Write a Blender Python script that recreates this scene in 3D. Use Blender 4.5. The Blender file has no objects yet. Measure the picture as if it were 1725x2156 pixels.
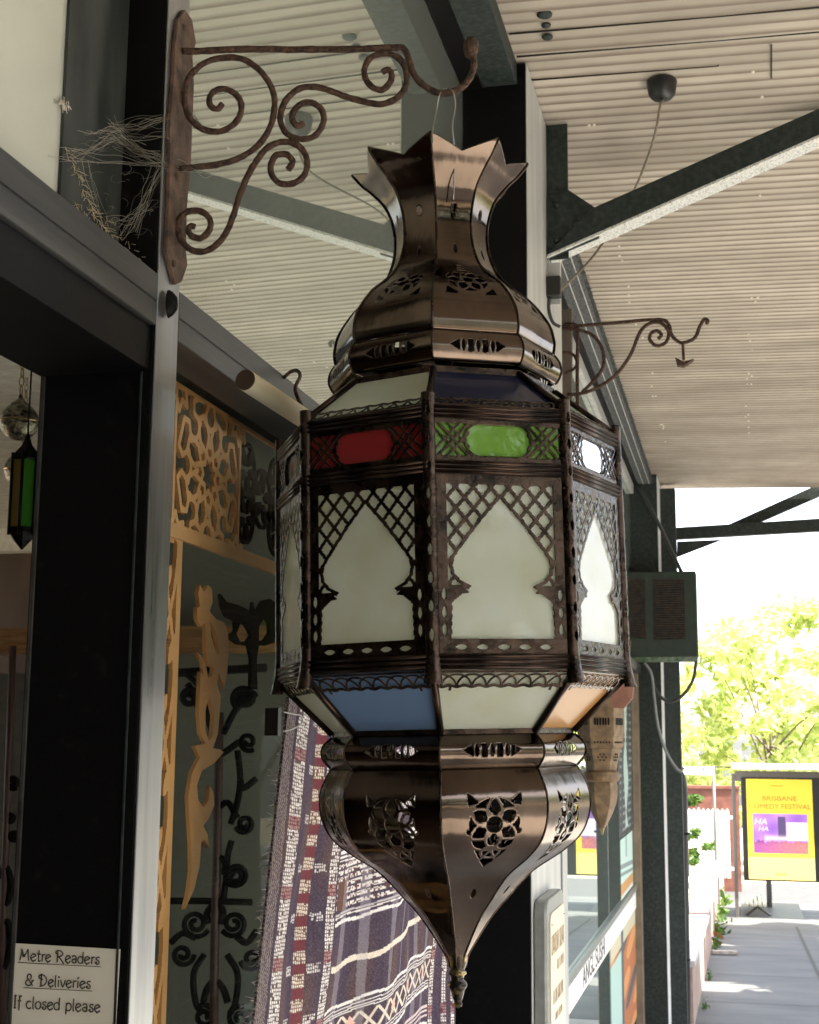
import bpy, bmesh, math, random
import numpy as np
from mathutils import Vector, Matrix
R = math.radians
random.seed(7); rng = np.random.default_rng(7)
C = bpy.context.scene.collection

# ------------------------------------------------------------------ camera
F, CX, CY = 2900.0, 862.5, 1078.0
PITCH = math.atan(482/F); YAW = math.atan(698/F*math.cos(PITCH)); ROLL = 0.008
CAM = np.array([0, 0, 1.6])
fw = np.array([-math.sin(YAW)*math.cos(PITCH), math.cos(YAW)*math.cos(PITCH), math.sin(PITCH)])
_r = np.array([math.cos(YAW), math.sin(YAW), 0]); _u = np.cross(_r, fw)
rt = _r*math.cos(ROLL)+_u*math.sin(ROLL); up = _u*math.cos(ROLL)-_r*math.sin(ROLL)
cd = bpy.data.cameras.new("camera"); cam = bpy.data.objects.new("camera", cd); C.objects.link(cam)
cd.sensor_fit = 'HORIZONTAL'; cd.sensor_width = 36; cd.lens = 36*F/1725
cd.clip_start = .05; cd.clip_end = 2000
cam.matrix_world = Matrix(((rt[0], up[0], -fw[0], 0), (rt[1], up[1], -fw[1], 0), (rt[2], up[2], -fw[2], 1.6), (0, 0, 0, 1)))
cd.dof.use_dof = True; cd.dof.focus_distance = 1.75; cd.dof.aperture_fstop = 32.0
bpy.context.scene.camera = cam
# ------------------------------------------------------------------ sky, sun, exposure
SUN_EL, SUN_AZ = R(61), R(-18)      # azimuth of the sun measured from +X towards +Y
w = bpy.data.worlds.new("World"); bpy.context.scene.world = w; w.use_nodes = True
nt = w.node_tree; sky = nt.nodes.new('ShaderNodeTexSky'); sky.sky_type = 'NISHITA'; sky.sun_disc = False
sky.sun_elevation = SUN_EL; sky.sun_rotation = math.pi/2-SUN_AZ
sky.air_density = 1.0; sky.dust_density = 2.5
hs = nt.nodes.new('ShaderNodeHueSaturation'); hs.inputs['Saturation'].default_value = .45   # thin bright haze
nt.links.new(sky.outputs[0], hs.inputs['Color']); nt.links.new(hs.outputs[0], nt.nodes['Background'].inputs[0]); nt.nodes['Background'].inputs[1].default_value = 0.15
sl = bpy.data.lights.new("sun", 'SUN'); sun = bpy.data.objects.new("sun", sl); C.objects.link(sun)
sl.energy = 4.5; sl.angle = R(0.5); sl.color = (1, .92, .78)
sd = Vector((math.cos(SUN_EL)*math.cos(SUN_AZ), math.cos(SUN_EL)*math.sin(SUN_AZ), math.sin(SUN_EL)))
sun.rotation_euler = sd.to_track_quat('Z', 'Y').to_euler()
vs = bpy.context.scene.view_settings
vs.view_transform = 'Standard'; vs.look = 'None'; vs.gamma = 1; vs.exposure = 2.7
try:
    cy = bpy.context.scene.cycles; cy.max_bounces = 12; cy.transmission_bounces = 12; cy.diffuse_bounces = 6; cy.transparent_max_bounces = 16; cy.sample_clamp_indirect = 6
except Exception: pass

# ------------------------------------------------------------------ surveying helpers: a sight line met with a real plane of the place
def ray(px, py): return fw+rt*(px-CX)/F-up*(py-CY)/F
def atX(px, py, X): d = ray(px, py); return CAM+d*(X/d[0])
def atY(px, py, Y): d = ray(px, py); return CAM+d*(Y/d[1])
def atZ(px, py, Z): d = ray(px, py); return CAM+d*((Z-1.6)/d[2])
def atD(px, py, D): return CAM+ray(px, py)*D
def atP(px, py, o, n): d = ray(px, py); return CAM+d*((np.array(o)-CAM)@n/(d@n))
SLOPE = .0466
def gz(y): return -SLOPE*y if y > 0 else 0.0
def gr(px, py): d = ray(px, py); return CAM+d*(1.6/(-(d[2]+SLOPE*d[1])))

# ------------------------------------------------------------------ materials
def mat(name, col, rough=.5, metal=0., var=.12, scale=30., bump=0., bscale=None, col2=None, stretch=None, spec=.5, coat=0., detail=6., lo=.35, hi=.65, rvar=0., per=False):
    m = bpy.data.materials.new(name); m.use_nodes = True; n = m.node_tree; b = n.nodes['Principled BSDF']
    b.inputs['Roughness'].default_value = rough; b.inputs['Metallic'].default_value = metal
    b.inputs['Specular IOR Level'].default_value = spec; b.inputs['Coat Weight'].default_value = coat
    tc = n.nodes.new('ShaderNodeTexCoord'); src = tc.outputs['Object']
    if stretch:
        mp = n.nodes.new('ShaderNodeMapping'); mp.inputs['Scale'].default_value = stretch
        n.links.new(src, mp.inputs[0]); src = mp.outputs[0]
    if per:
        oi = n.nodes.new('ShaderNodeObjectInfo'); va = n.nodes.new('ShaderNodeVectorMath'); va.operation = 'MULTIPLY_ADD'
        va.inputs[1].default_value = (7, 11, 5); n.links.new(oi.outputs['Random'], va.inputs[0]); n.links.new(src, va.inputs[2]); src = va.outputs[0]
    nz = n.nodes.new('ShaderNodeTexNoise'); nz.inputs['Scale'].default_value = scale; nz.inputs['Detail'].default_value = detail
    n.links.new(src, nz.inputs['Vector'])
    rp = n.nodes.new('ShaderNodeValToRGB'); rp.color_ramp.elements[0].position = lo; rp.color_ramp.elements[1].position = hi
    c2 = col2 if col2 else tuple(min(1, c*(1+var)) for c in col)
    c1 = col if col2 else tuple(c*(1-var) for c in col)
    rp.color_ramp.elements[0].color = (*c1, 1); rp.color_ramp.elements[1].color = (*c2, 1)
    n.links.new(nz.outputs[0], rp.inputs[0]); n.links.new(rp.outputs[0], b.inputs['Base Color'])
    if rvar:
        mr = n.nodes.new('ShaderNodeMapRange'); mr.inputs[3].default_value = max(0.02, rough-rvar); mr.inputs[4].default_value = rough+rvar
        mr.inputs[1].default_value = .3; mr.inputs[2].default_value = .7
        n.links.new(nz.outputs[0], mr.inputs[0]); n.links.new(mr.outputs[0], b.inputs['Roughness'])
    if bump:
        bn = n.nodes.new('ShaderNodeTexNoise'); bn.inputs['Scale'].default_value = bscale or scale; bn.inputs['Detail'].default_value = 4
        n.links.new(src, bn.inputs['Vector'])
        bp = n.nodes.new('ShaderNodeBump'); bp.inputs['Strength'].default_value = bump; bp.inputs['Distance'].default_value = .004
        n.links.new(bn.outputs[0], bp.inputs['Height']); n.links.new(bp.outputs[0], b.inputs['Normal'])
    return m
def vcol_mat(name, rough=.8, spec=.3, bump=0.):
    m = bpy.data.materials.new(name); m.use_nodes = True; n = m.node_tree; b = n.nodes['Principled BSDF']
    a = n.nodes.new('ShaderNodeVertexColor'); a.layer_name = 'Col'
    n.links.new(a.outputs[0], b.inputs['Base Color']); b.inputs['Roughness'].default_value = rough; b.inputs['Specular IOR Level'].default_value = spec
    if bump:
        tc = n.nodes.new('ShaderNodeTexCoord'); bn = n.nodes.new('ShaderNodeTexNoise'); bn.inputs['Scale'].default_value = 350
        n.links.new(tc.outputs['Object'], bn.inputs['Vector'])
        bp = n.nodes.new('ShaderNodeBump'); bp.inputs['Strength'].default_value = bump; bp.inputs['Distance'].default_value = .003
        n.links.new(bn.outputs[0], bp.inputs['Height']); n.links.new(bp.outputs[0], b.inputs['Normal'])
    return m
def frosted(name, col, trans=.45, rough=.18, spec=.5, coat=.6):
    m = bpy.data.materials.new(name); m.use_nodes = True; n = m.node_tree; b = n.nodes['Principled BSDF']; out = n.nodes['Material Output']
    b.inputs['Base Color'].default_value = (*col, 1); b.inputs['Roughness'].default_value = rough; b.inputs['Specular IOR Level'].default_value = spec
    tc = n.nodes.new('ShaderNodeTexCoord'); oi = n.nodes.new('ShaderNodeObjectInfo'); va = n.nodes.new('ShaderNodeVectorMath'); va.operation = 'MULTIPLY_ADD'
    va.inputs[1].default_value = (7, 11, 5); n.links.new(oi.outputs['Random'], va.inputs[0]); n.links.new(tc.outputs['Object'], va.inputs[2])
    nz = n.nodes.new('ShaderNodeTexNoise'); nz.inputs['Scale'].default_value = 14; nz.inputs['Detail'].default_value = 9; n.links.new(va.outputs[0], nz.inputs[0])
    rp = n.nodes.new('ShaderNodeValToRGB'); rp.color_ramp.elements[0].position = .3; rp.color_ramp.elements[1].position = .62
    rp.color_ramp.elements[0].color = (col[0]*.9, col[1]*.88, col[2]*.8, 1); rp.color_ramp.elements[1].color = (*col, 1)
    n.links.new(nz.outputs[0], rp.inputs[0]); n.links.new(rp.outputs[0], b.inputs['Base Color'])
    wv = n.nodes.new('ShaderNodeTexNoise'); wv.inputs['Scale'].default_value = 22; n.links.new(va.outputs[0], wv.inputs[0])
    bp = n.nodes.new('ShaderNodeBump'); bp.inputs['Strength'].default_value = .12; bp.inputs['Distance'].default_value = .004; n.links.new(wv.outputs[0], bp.inputs['Height']); n.links.new(bp.outputs[0], b.inputs['Normal'])
    b.inputs['Coat Weight'].default_value = coat; b.inputs['Coat Roughness'].default_value = .03; b.inputs['Coat IOR'].default_value = 1.7
    t = n.nodes.new('ShaderNodeBsdfTranslucent'); n.links.new(rp.outputs[0], t.inputs[0])
    mx = n.nodes.new('ShaderNodeMixShader'); mx.inputs[0].default_value = trans
    n.links.new(b.outputs[0], mx.inputs[1]); n.links.new(t.outputs[0], mx.inputs[2]); n.links.new(mx.outputs[0], out.inputs[0])
    return m
def stained(name, col, clear=.5, rough=.08, mirror=0.):
    m = bpy.data.materials.new(name); m.use_nodes = True; n = m.node_tree; out = n.nodes['Material Output']; n.nodes.remove(n.nodes['Principled BSDF'])
    tr = n.nodes.new('ShaderNodeBsdfTransparent'); tr.inputs[0].default_value = (*col, 1)
    tl = n.nodes.new('ShaderNodeBsdfTranslucent'); tl.inputs[0].default_value = (*col, 1)
    df = n.nodes.new('ShaderNodeBsdfDiffuse'); df.inputs[0].default_value = (*[c*.8 for c in col], 1)
    gl = n.nodes.new('ShaderNodeBsdfGlossy'); gl.inputs['Roughness'].default_value = rough
    fr = n.nodes.new('ShaderNodeFresnel'); fr.inputs[0].default_value = 1.45
    if mirror:
        fa = n.nodes.new('ShaderNodeMath'); fa.operation = 'ADD'; fa.inputs[1].default_value = mirror; n.links.new(fr.outputs[0], fa.inputs[0]); fr = fa
    tc = n.nodes.new('ShaderNodeTexCoord'); wv = n.nodes.new('ShaderNodeTexNoise'); wv.inputs['Scale'].default_value = 25; n.links.new(tc.outputs['Object'], wv.inputs[0])
    bp = n.nodes.new('ShaderNodeBump'); bp.inputs['Strength'].default_value = .15; bp.inputs['Distance'].default_value = .004; n.links.new(wv.outputs[0], bp.inputs['Height']); n.links.new(bp.outputs[0], gl.inputs['Normal'])
    a = n.nodes.new('ShaderNodeMixShader'); a.inputs[0].default_value = .5
    n.links.new(tl.outputs[0], a.inputs[1]); n.links.new(df.outputs[0], a.inputs[2])
    bb = n.nodes.new('ShaderNodeMixShader'); bb.inputs[0].default_value = 1-clear
    n.links.new(tr.outputs[0], bb.inputs[1]); n.links.new(a.outputs[0], bb.inputs[2])
    c = n.nodes.new('ShaderNodeMixShader'); n.links.new(fr.outputs[0], c.inputs[0])
    n.links.new(bb.outputs[0], c.inputs[1]); n.links.new(gl.outputs[0], c.inputs[2]); n.links.new(c.outputs[0], out.inputs[0])
    return m
def dusty_glass(name, base, refl_lo, refl_hi, rough, tint=(1, 1, 1), clear=0.):
    m = bpy.data.materials.new(name); m.use_nodes = True; n = m.node_tree; out = n.nodes['Material Output']; n.nodes.remove(n.nodes['Principled BSDF'])
    tc = n.nodes.new('ShaderNodeTexCoord'); nz = n.nodes.new('ShaderNodeTexNoise'); nz.inputs['Scale'].default_value = 3.5; nz.inputs['Detail'].default_value = 8
    n.links.new(tc.outputs['Object'], nz.inputs['Vector'])
    df = n.nodes.new('ShaderNodeBsdfDiffuse')
    rp = n.nodes.new('ShaderNodeValToRGB'); rp.color_ramp.elements[0].color = (*[c*.8 for c in base], 1); rp.color_ramp.elements[1].color = (*[min(1, c*1.25) for c in base], 1)
    n.links.new(nz.outputs[0], rp.inputs[0]); n.links.new(rp.outputs[0], df.inputs[0])
    body = df.outputs[0]
    if clear > 0:
        tr = n.nodes.new('ShaderNodeBsdfTransparent'); k = n.nodes.new('ShaderNodeMixShader'); k.inputs[0].default_value = 1-clear
        tr.inputs[0].default_value = (.93, .97, .95, 1)
        n.links.new(tr.outputs[0], k.inputs[1]); n.links.new(df.outputs[0], k.inputs[2]); body = k.outputs[0]
    gl = n.nodes.new('ShaderNodeBsdfGlossy'); gl.inputs['Roughness'].default_value = rough; gl.inputs[0].default_value = (*tint, 1)
    lw = n.nodes.new('ShaderNodeLayerWeight'); lw.inputs[0].default_value = .3
    mr = n.nodes.new('ShaderNodeMapRange'); mr.inputs[3].default_value = refl_lo; mr.inputs[4].default_value = refl_hi
    n.links.new(lw.outputs['Fresnel'], mr.inputs[0])
    mx = n.nodes.new('ShaderNodeMixShader'); n.links.new(mr.outputs[0], mx.inputs[0])
    n.links.new(body, mx.inputs[1]); n.links.new(gl.outputs[0], mx.inputs[2]); n.links.new(mx.outputs[0], out.inputs[0])
    return m
def leaf_mat(name, c1, c2):
    m = bpy.data.materials.new(name); m.use_nodes = True; n = m.node_tree; b = n.nodes['Principled BSDF']; out = n.nodes['Material Output']
    g = n.nodes.new('ShaderNodeNewGeometry'); rp = n.nodes.new('ShaderNodeValToRGB')
    rp.color_ramp.elements[0].color = (*c1, 1); rp.color_ramp.elements[1].color = (*c2, 1)
    n.links.new(g.outputs['Random Per Island'], rp.inputs[0]); n.links.new(rp.outputs[0], b.inputs['Base Color'])
    b.inputs['Roughness'].default_value = .5
    t = n.nodes.new('ShaderNodeBsdfTranslucent'); n.links.new(rp.outputs[0], t.inputs[0])
    mx = n.nodes.new('ShaderNodeMixShader'); mx.inputs[0].default_value = .6
    n.links.new(b.outputs[0], mx.inputs[1]); n.links.new(t.outputs[0], mx.inputs[2]); n.links.new(mx.outputs[0], out.inputs[0])
    return m

M = {}
M['bronze'] = mat('aged_bronze', (.045, .032, .024), .17, 1, scale=11, col2=(.17, .128, .1), stretch=(1, 1, .45), bump=.5, bscale=13, rvar=.11, lo=.28, hi=.72, detail=10, per=True)
M['bronze_dark'] = mat('dark_bronze', (.015, .011, .009), .28, .95, scale=45, col2=(.095, .062, .045), bump=.35, bscale=140, rvar=.12, lo=.34, hi=.76, detail=9, per=True)
M['rail'] = mat('rail_bronze', (.016, .011, .009), .3, .9, scale=30, col2=(.06, .037, .027), bump=.15, bscale=90, per=True)
M['brass'] = mat('worn_brass', (.2, .15, .08), .3, 1, scale=40, col2=(.5, .38, .2))
M['wire'] = mat('steel_wire', (.35, .34, .33), .35, 1)
M['rust'] = mat('rusted_iron', (.030, .017, .012), .9, .1, scale=120, col2=(.115, .062, .038), bump=1., bscale=260, lo=.35, hi=.7)
M['rustplate'] = mat('rusted_plate', (.045, .028, .02), .8, .1, scale=45, col2=(.15, .09, .06), bump=.6, bscale=180, lo=.35, hi=.7)
M['alu'] = mat('weathered_aluminium', (.22, .225, .23), .34, .92, scale=26, col2=(.48, .49, .49), stretch=(1, 1, .05), bump=.12, bscale=120, rvar=.1, lo=.3, hi=.75)
M['alu_t'] = mat('charcoal_aluminium', (.03, .0295, .0285), .42, .35, scale=30, col2=(.085, .083, .078), stretch=(1, .05, 1), bump=.15, bscale=120, lo=.3, hi=.8)
M['black'] = mat('black_paint', (.004, .004, .0042), .45, 0, scale=45, col2=(.014, .014, .013), bump=.06, bscale=200, spec=.12, lo=.6, hi=.8, detail=12)
M['steel'] = mat('dark_green_steel', (.014, .02, .018), .55, 0, scale=50, col2=(.04, .05, .045), bump=.3, bscale=120, spec=.3, lo=.4, hi=.8)
M['steel_pale'] = mat('mottled_pale_grey', (.2, .2, .19), .6, 0, scale=170, col2=(.6, .6, .57), bump=.5, bscale=200, lo=.36, hi=.5)
M['pillar_pale'] = mat('pale_grey_paint', (.36, .365, .35), .45, 0, scale=14, col2=(.5, .5, .48), stretch=(1, 1, .1), bump=.1)
M['fuzz'] = mat('dusty_felt', (.035, .038, .04), .95, 0, scale=160, col2=(.2, .205, .2), bump=1, bscale=300, lo=.4, hi=.75)
M['roof'] = mat('old_corrugated_iron', (.31, .275, .225), .6, 0, scale=4, col2=(.51, .455, .38), stretch=(.25, 1, 1), bump=.08, bscale=60, spec=.25)
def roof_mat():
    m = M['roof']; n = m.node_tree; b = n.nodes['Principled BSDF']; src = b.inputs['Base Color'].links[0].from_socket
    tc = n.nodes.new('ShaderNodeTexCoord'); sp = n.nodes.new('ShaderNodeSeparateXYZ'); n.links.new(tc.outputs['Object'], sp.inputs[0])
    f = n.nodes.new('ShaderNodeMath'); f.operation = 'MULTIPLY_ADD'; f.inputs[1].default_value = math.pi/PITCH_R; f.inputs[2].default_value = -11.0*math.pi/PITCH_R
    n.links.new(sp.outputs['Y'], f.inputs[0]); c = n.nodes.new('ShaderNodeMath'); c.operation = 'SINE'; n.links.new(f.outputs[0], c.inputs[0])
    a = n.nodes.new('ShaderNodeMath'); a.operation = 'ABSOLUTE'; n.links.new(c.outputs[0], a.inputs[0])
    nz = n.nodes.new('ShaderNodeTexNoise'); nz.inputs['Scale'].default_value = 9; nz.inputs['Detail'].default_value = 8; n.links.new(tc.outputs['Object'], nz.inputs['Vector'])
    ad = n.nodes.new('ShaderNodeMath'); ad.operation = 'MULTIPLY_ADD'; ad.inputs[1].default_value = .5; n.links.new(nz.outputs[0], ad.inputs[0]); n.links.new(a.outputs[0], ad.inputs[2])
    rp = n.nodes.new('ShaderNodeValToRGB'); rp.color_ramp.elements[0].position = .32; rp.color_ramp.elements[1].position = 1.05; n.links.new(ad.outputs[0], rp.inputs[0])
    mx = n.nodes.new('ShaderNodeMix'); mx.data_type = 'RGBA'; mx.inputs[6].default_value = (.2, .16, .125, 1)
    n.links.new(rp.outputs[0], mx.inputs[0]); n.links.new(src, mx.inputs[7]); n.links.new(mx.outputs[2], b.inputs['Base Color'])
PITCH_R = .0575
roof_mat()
M['roof_crest'] = mat('dirty_lap_joint', (.03, .025, .02), .9)
M['soffit'] = mat('interior_ceiling_paint', (.6, .6, .57), .7)
M['wallin'] = mat('olive_grey_wall', (.15, .145, .12), .8, scale=2, var=.06)
M['brownwall'] = mat('brown_drape', (.05, .032, .024), .8, scale=6, col2=(.085, .055, .04), stretch=(1, 6, .3))
M['wood'] = mat('varnished_timber', (.2, .09, .035), .45, scale=12, col2=(.34, .17, .07), stretch=(1, 1, 8))
M['floor'] = mat('timber_floor', (.12, .075, .045), .5, scale=4)
M['copper'] = mat('copper_coloured_board', (.62, .275, .095), .45, .1, scale=6, col2=(.72, .35, .135), spec=.4)
M['copper_shade'] = mat('shaded_copper_board', (.018, .011, .008), .85, 0, scale=6, col2=(.035, .02, .013), spec=.08)  # dark copy of the copper board, shade put into its colour
M['iron'] = mat('black_wrought_iron', (.008, .0075, .007), .85, 0, bump=.4, spec=.08)
M['irred'] = mat('oxide_red_iron', (.05, .02, .016), .6, .1, bump=.3)
M['dowel'] = mat('raw_timber_dowel', (.9, .76, .5), .6, scale=15, col2=(.94, .84, .62), stretch=(1, .12, 1), bump=.1)
M['dowelend'] = mat('dark_end_grain', (.06, .035, .022), .9)
M['paper'] = mat('aged_paper', (.6, .555, .45), .8, scale=5, col2=(.68, .635, .53), stretch=(3, 3, 1))
M['ink'] = mat('brown_black_ink', (.045, .04, .03), .8)
M['plastic'] = mat('black_plastic', (.012, .012, .012), .4, bump=.1)
M['cord'] = mat('grey_cord', (.2, .165, .12), .6)
M['cable'] = mat('grey_cable', (.22, .22, .22), .5)
M['cable_d'] = mat('dark_cable', (.03, .03, .03), .5)
M['clay'] = mat('pale_pierced_timber', (.11, .066, .03), .55, scale=40, col2=(.2, .125, .06), bump=.3)
M['green'] = mat('green_painted_metal', (.009, .018, .013), .5, scale=20, col2=(.015, .03, .02), bump=.2)
M['mesh'] = mat('rusty_louvre', (.012, .01, .008), .7, scale=30, col2=(.045, .03, .02))
M['pipe'] = mat('dark_downpipe', (.03, .03, .034), .35, .1)
M['white'] = mat('white_paint', (.75, .75, .74), .5)
M['cream'] = mat('cream_sign_enamel', (.72, .62, .47), .4, scale=3, var=.05)
M['greyframe'] = mat('grey_sign_frame', (.25, .26, .24), .35, .2, bump=.1)
M['concrete'] = mat('footpath_concrete', (.062, .065, .066), .7, scale=1.2, col2=(.11, .112, .11), bump=.25, bscale=40, detail=10, lo=.3, hi=.7, stretch=(1, 1.8, 1))
M['asphalt'] = mat('asphalt', (.05, .05, .052), .85, scale=6, var=.2)
M['earth'] = mat('dry_ground', (.2, .17, .11), .9, scale=.5, col2=(.26, .22, .14))
M['brickwall'] = mat('pink_brick_wall', (.33, .22, .18), .85, scale=8, col2=(.45, .34, .29), bump=.5, bscale=30)
M['redbrick'] = mat('red_brick', (.12, .045, .03), .85, scale=5, col2=(.2, .075, .05), bump=.4, bscale=20)
M['shelter'] = mat('shelter_grey_steel', (.1, .095, .086), .5, .1, var=.06)
M['shelter_dk'] = mat('shelter_black_frame', (.008, .008, .009), .4)
M['leaf'] = leaf_mat('sunny_leaves', (.28, .36, .08), (.72, .76, .32))
M['leafdk'] = leaf_mat('green_leaves', (.03, .085, .015), (.11, .19, .025))
M['bark'] = mat('bark', (.09, .065, .045), .9, scale=8, col2=(.16, .12, .09), bump=.6)
M['dryleaf'] = mat('dry_leaf', (.2, .09, .03), .8)
M['straw'] = mat('straw_and_web', (.3, .24, .15), .9, scale=60, col2=(.5, .43, .3))
M['web'] = mat('cobweb_silk', (.3, .28, .23), .8)
M['glassup'] = dusty_glass('reflective_upper_glass', (.2, .22, .195), .5, .9, .012, (.92, .98, .92))
M['glassleft'] = dusty_glass('dusty_left_glass', (.5, .51, .44), .25, .6, .22, (.92, .95, .88))
M['glasswin'] = dusty_glass('shop_window_glass', (.2, .2, .18), .004, .025, .01, (1, 1, 1), clear=.995)
M['glassref'] = dusty_glass('mirrorlike_window_glass', (.12, .14, .13), .35, .95, .01, (.9, .97, .95))
M['wornink'] = mat('worn_brown_ink', (.26, .19, .12), .7, scale=50, col2=(.5, .42, .3))
M['p_cream'] = frosted('cream_frosted_glass', (.9, .925, .86), .72)
M['p_white'] = frosted('white_frosted_glass', (.9, .91, .87), .62, .06, .6, .6)
M['p_navy'] = stained('navy_glass', (.035, .045, .12), .15, .15)
M['p_blue'] = stained('blue_glass', (.33, .5, .78), .2, .05)
M['p_red'] = stained('red_glass', (.55, .06, .065), .2, .1)
M['p_green'] = stained('green_glass', (.36, .66, .12), .25, .05)
M['p_clear'] = stained('clear_glass', (.75, .8, .9), .2, .05, .45)
M['p_amber'] = frosted('amber_frosted_glass', (.5, .27, .10), .4, .25, .3, .05)
M['lampgreen'] = stained('green_lamp_glass', (.2, .7, .1), .35, .2)
M['lampamber'] = stained('amber_lamp_glass', (.6, .4, .1), .3, .2)
M['rug'] = vcol_mat('woven_wool', .95, .1, .8)
M['poster'] = vcol_mat('printed_poster', .6, .2)

# ------------------------------------------------------------------ mesh builders
class MB:
    def __init__(s): s.v = []; s.f = []; s.sm = []
    def add(s, vs, fs, smooth=False):
        o = len(s.v); s.v += [tuple(map(float, v)) for v in vs]; s.f += [tuple(i+o for i in f) for f in fs]; s.sm += [smooth]*len(fs); return s
    def box(s, a, b):
        x0, y0, z0 = [min(p, q) for p, q in zip(a, b)]; x1, y1, z1 = [max(p, q) for p, q in zip(a, b)]
        return s.add([(x0, y0, z0), (x1, y0, z0), (x1, y1, z0), (x0, y1, z0), (x0, y0, z1), (x1, y0, z1), (x1, y1, z1), (x0, y1, z1)],
                     [(3, 2, 1, 0), (4, 5, 6, 7), (0, 1, 5, 4), (1, 2, 6, 5), (2, 3, 7, 6), (3, 0, 4, 7)])
    def bar(s, a, b, w, h, upv=(0, 0, 1)):
        a = np.array(a, float); b = np.array(b, float); d = b-a; d /= np.linalg.norm(d); u = np.array(upv, float)
        x = np.cross(d, u); x /= np.linalg.norm(x); u = np.cross(x, d)
        P = []
        for p in (a, b):
            for i, j in ((-1, -1), (1, -1), (1, 1), (-1, 1)): P.append(p+x*w/2*i+u*h/2*j)
        return s.add(P, [(3, 2, 1, 0), (4, 5, 6, 7), (0, 1, 5, 4), (1, 2, 6, 5), (2, 3, 7, 6), (3, 0, 4, 7)])
    def tube(s, pts, r, n=8, closed=False, wob=0.):
        P = np.array(pts, float); m = len(P)
        T = np.zeros_like(P)
        for i in range(m):
            a = P[(i-1) % m] if closed or i > 0 else P[i]; b = P[(i+1) % m] if closed or i < m-1 else P[i]
            t = b-a; T[i] = t/(np.linalg.norm(t)+1e-12)
        ref = np.array([0, 0, 1.]) if abs(T[0][2]) < .9 else np.array([1., 0, 0])
        x = np.cross(T[0], ref); x /= np.linalg.norm(x)
        V = []
        for i in range(m):
            x = x-T[i]*(x@T[i]); x /= np.linalg.norm(x); y = np.cross(T[i], x)
            rr = r[i] if hasattr(r, '__len__') else r
            for k in range(n):
                a = 2*math.pi*k/n; q = rr*(1+(wob*rng.uniform(-1, 1) if wob else 0))
                V.append(P[i]+x*math.cos(a)*q+y*math.sin(a)*q)
        Fc = []
        for i in range(m if closed else m-1):
            for k in range(n):
                j = (i+1) % m
                Fc.append((i*n+k, i*n+(k+1) % n, j*n+(k+1) % n, j*n+k))
        s.add(V, Fc, True)
        if not closed:
            o = len(s.v)-len(V); s.f.append(tuple(o+k for k in range(n))[::-1]); s.f.append(tuple(o+(m-1)*n+k for k in range(n))); s.sm += [False, False]
        return s
    def lathe(s, prof, n=24, c=(0, 0, 0), smooth=True, a0=0.):
        V = []; Fc = []
        for (r, z) in prof:
            for k in range(n):
                a = a0+2*math.pi*k/n; V.append((c[0]+r*math.cos(a), c[1]+r*math.sin(a), c[2]+z))
        for i in range(len(prof)-1):
            for k in range(n): Fc.append((i*n+k, i*n+(k+1) % n, (i+1)*n+(k+1) % n, (i+1)*n+k))
        return s.add(V, Fc, smooth)
    def prism(s, poly, vec):
        P = [np.array(p, float) for p in poly]; v = np.array(vec, float); n = len(P)
        return s.add(P+[p+v for p in P], [tuple(range(n))[::-1], tuple(range(n, 2*n))]+[(i, (i+1) % n, n+(i+1) % n, n+i) for i in range(n)])
    def build(s, name, m, parent=None, bevel=0., solid=0., recalc=True):
        me = bpy.data.meshes.new(name); me.from_pydata(s.v, [], s.f); me.validate()
        if len(s.sm) == len(me.polygons): me.polygons.foreach_set('use_smooth', s.sm)
        if recalc:
            b = bmesh.new(); b.from_mesh(me); bmesh.ops.recalc_face_normals(b, faces=b.faces); b.to_mesh(me); b.free()
        me.materials.append(m)
        o = bpy.data.objects.new(name, me); C.objects.link(o)
        if parent: o.parent = parent
        if bevel:
            md = o.modifiers.new('bevel', 'BEVEL'); md.width = bevel; md.segments = 2; md.limit_method = 'ANGLE'
        if solid:
            md = o.modifiers.new('solid', 'SOLIDIFY'); md.thickness = solid; md.offset = -1
        return o
def box(name, a, b, m, parent=None, bevel=0.): return MB().box(a, b).build(name, m, parent, bevel)
def tag(o, label, cat, group=None, kind=None):
    if label: o['label'] = label
    if cat: o['category'] = cat
    if group: o['group'] = group
    if kind: o['kind'] = kind
    return o
def empty(name, loc, label, cat, group=None):
    o = bpy.data.objects.new(name, None); C.objects.link(o); o.location = loc; o.empty_display_size = .05
    tag(o, label, cat, group); bpy.context.view_layer.update(); return o
def rel(o):           # parts are modelled in world coordinates, then hung on their thing without moving
    for ch in o.children: ch.matrix_parent_inverse = o.matrix_world.inverted()
def spline(pts, k=6, closed=False):
    P = [np.array(p, float) for p in pts]; n = len(P); out = []
    rngi = range(n if closed else n-1)
    for i in rngi:
        p0 = P[(i-1) % n] if closed or i > 0 else 2*P[0]-P[1]; p1 = P[i]; p2 = P[(i+1) % n]; p3 = P[(i+2) % n] if closed or i < n-2 else 2*P[-1]-P[-2]
        for j in range(k):
            t = j/k; out.append(.5*((2*p1)+(-p0+p2)*t+(2*p0-5*p1+4*p2-p3)*t*t+(-p0+3*p1-3*p2+p3)*t**3))
    if not closed: out.append(P[-1])
    return out
def catmull1(xs, ys, q): return np.interp(q, xs, ys)

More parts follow.
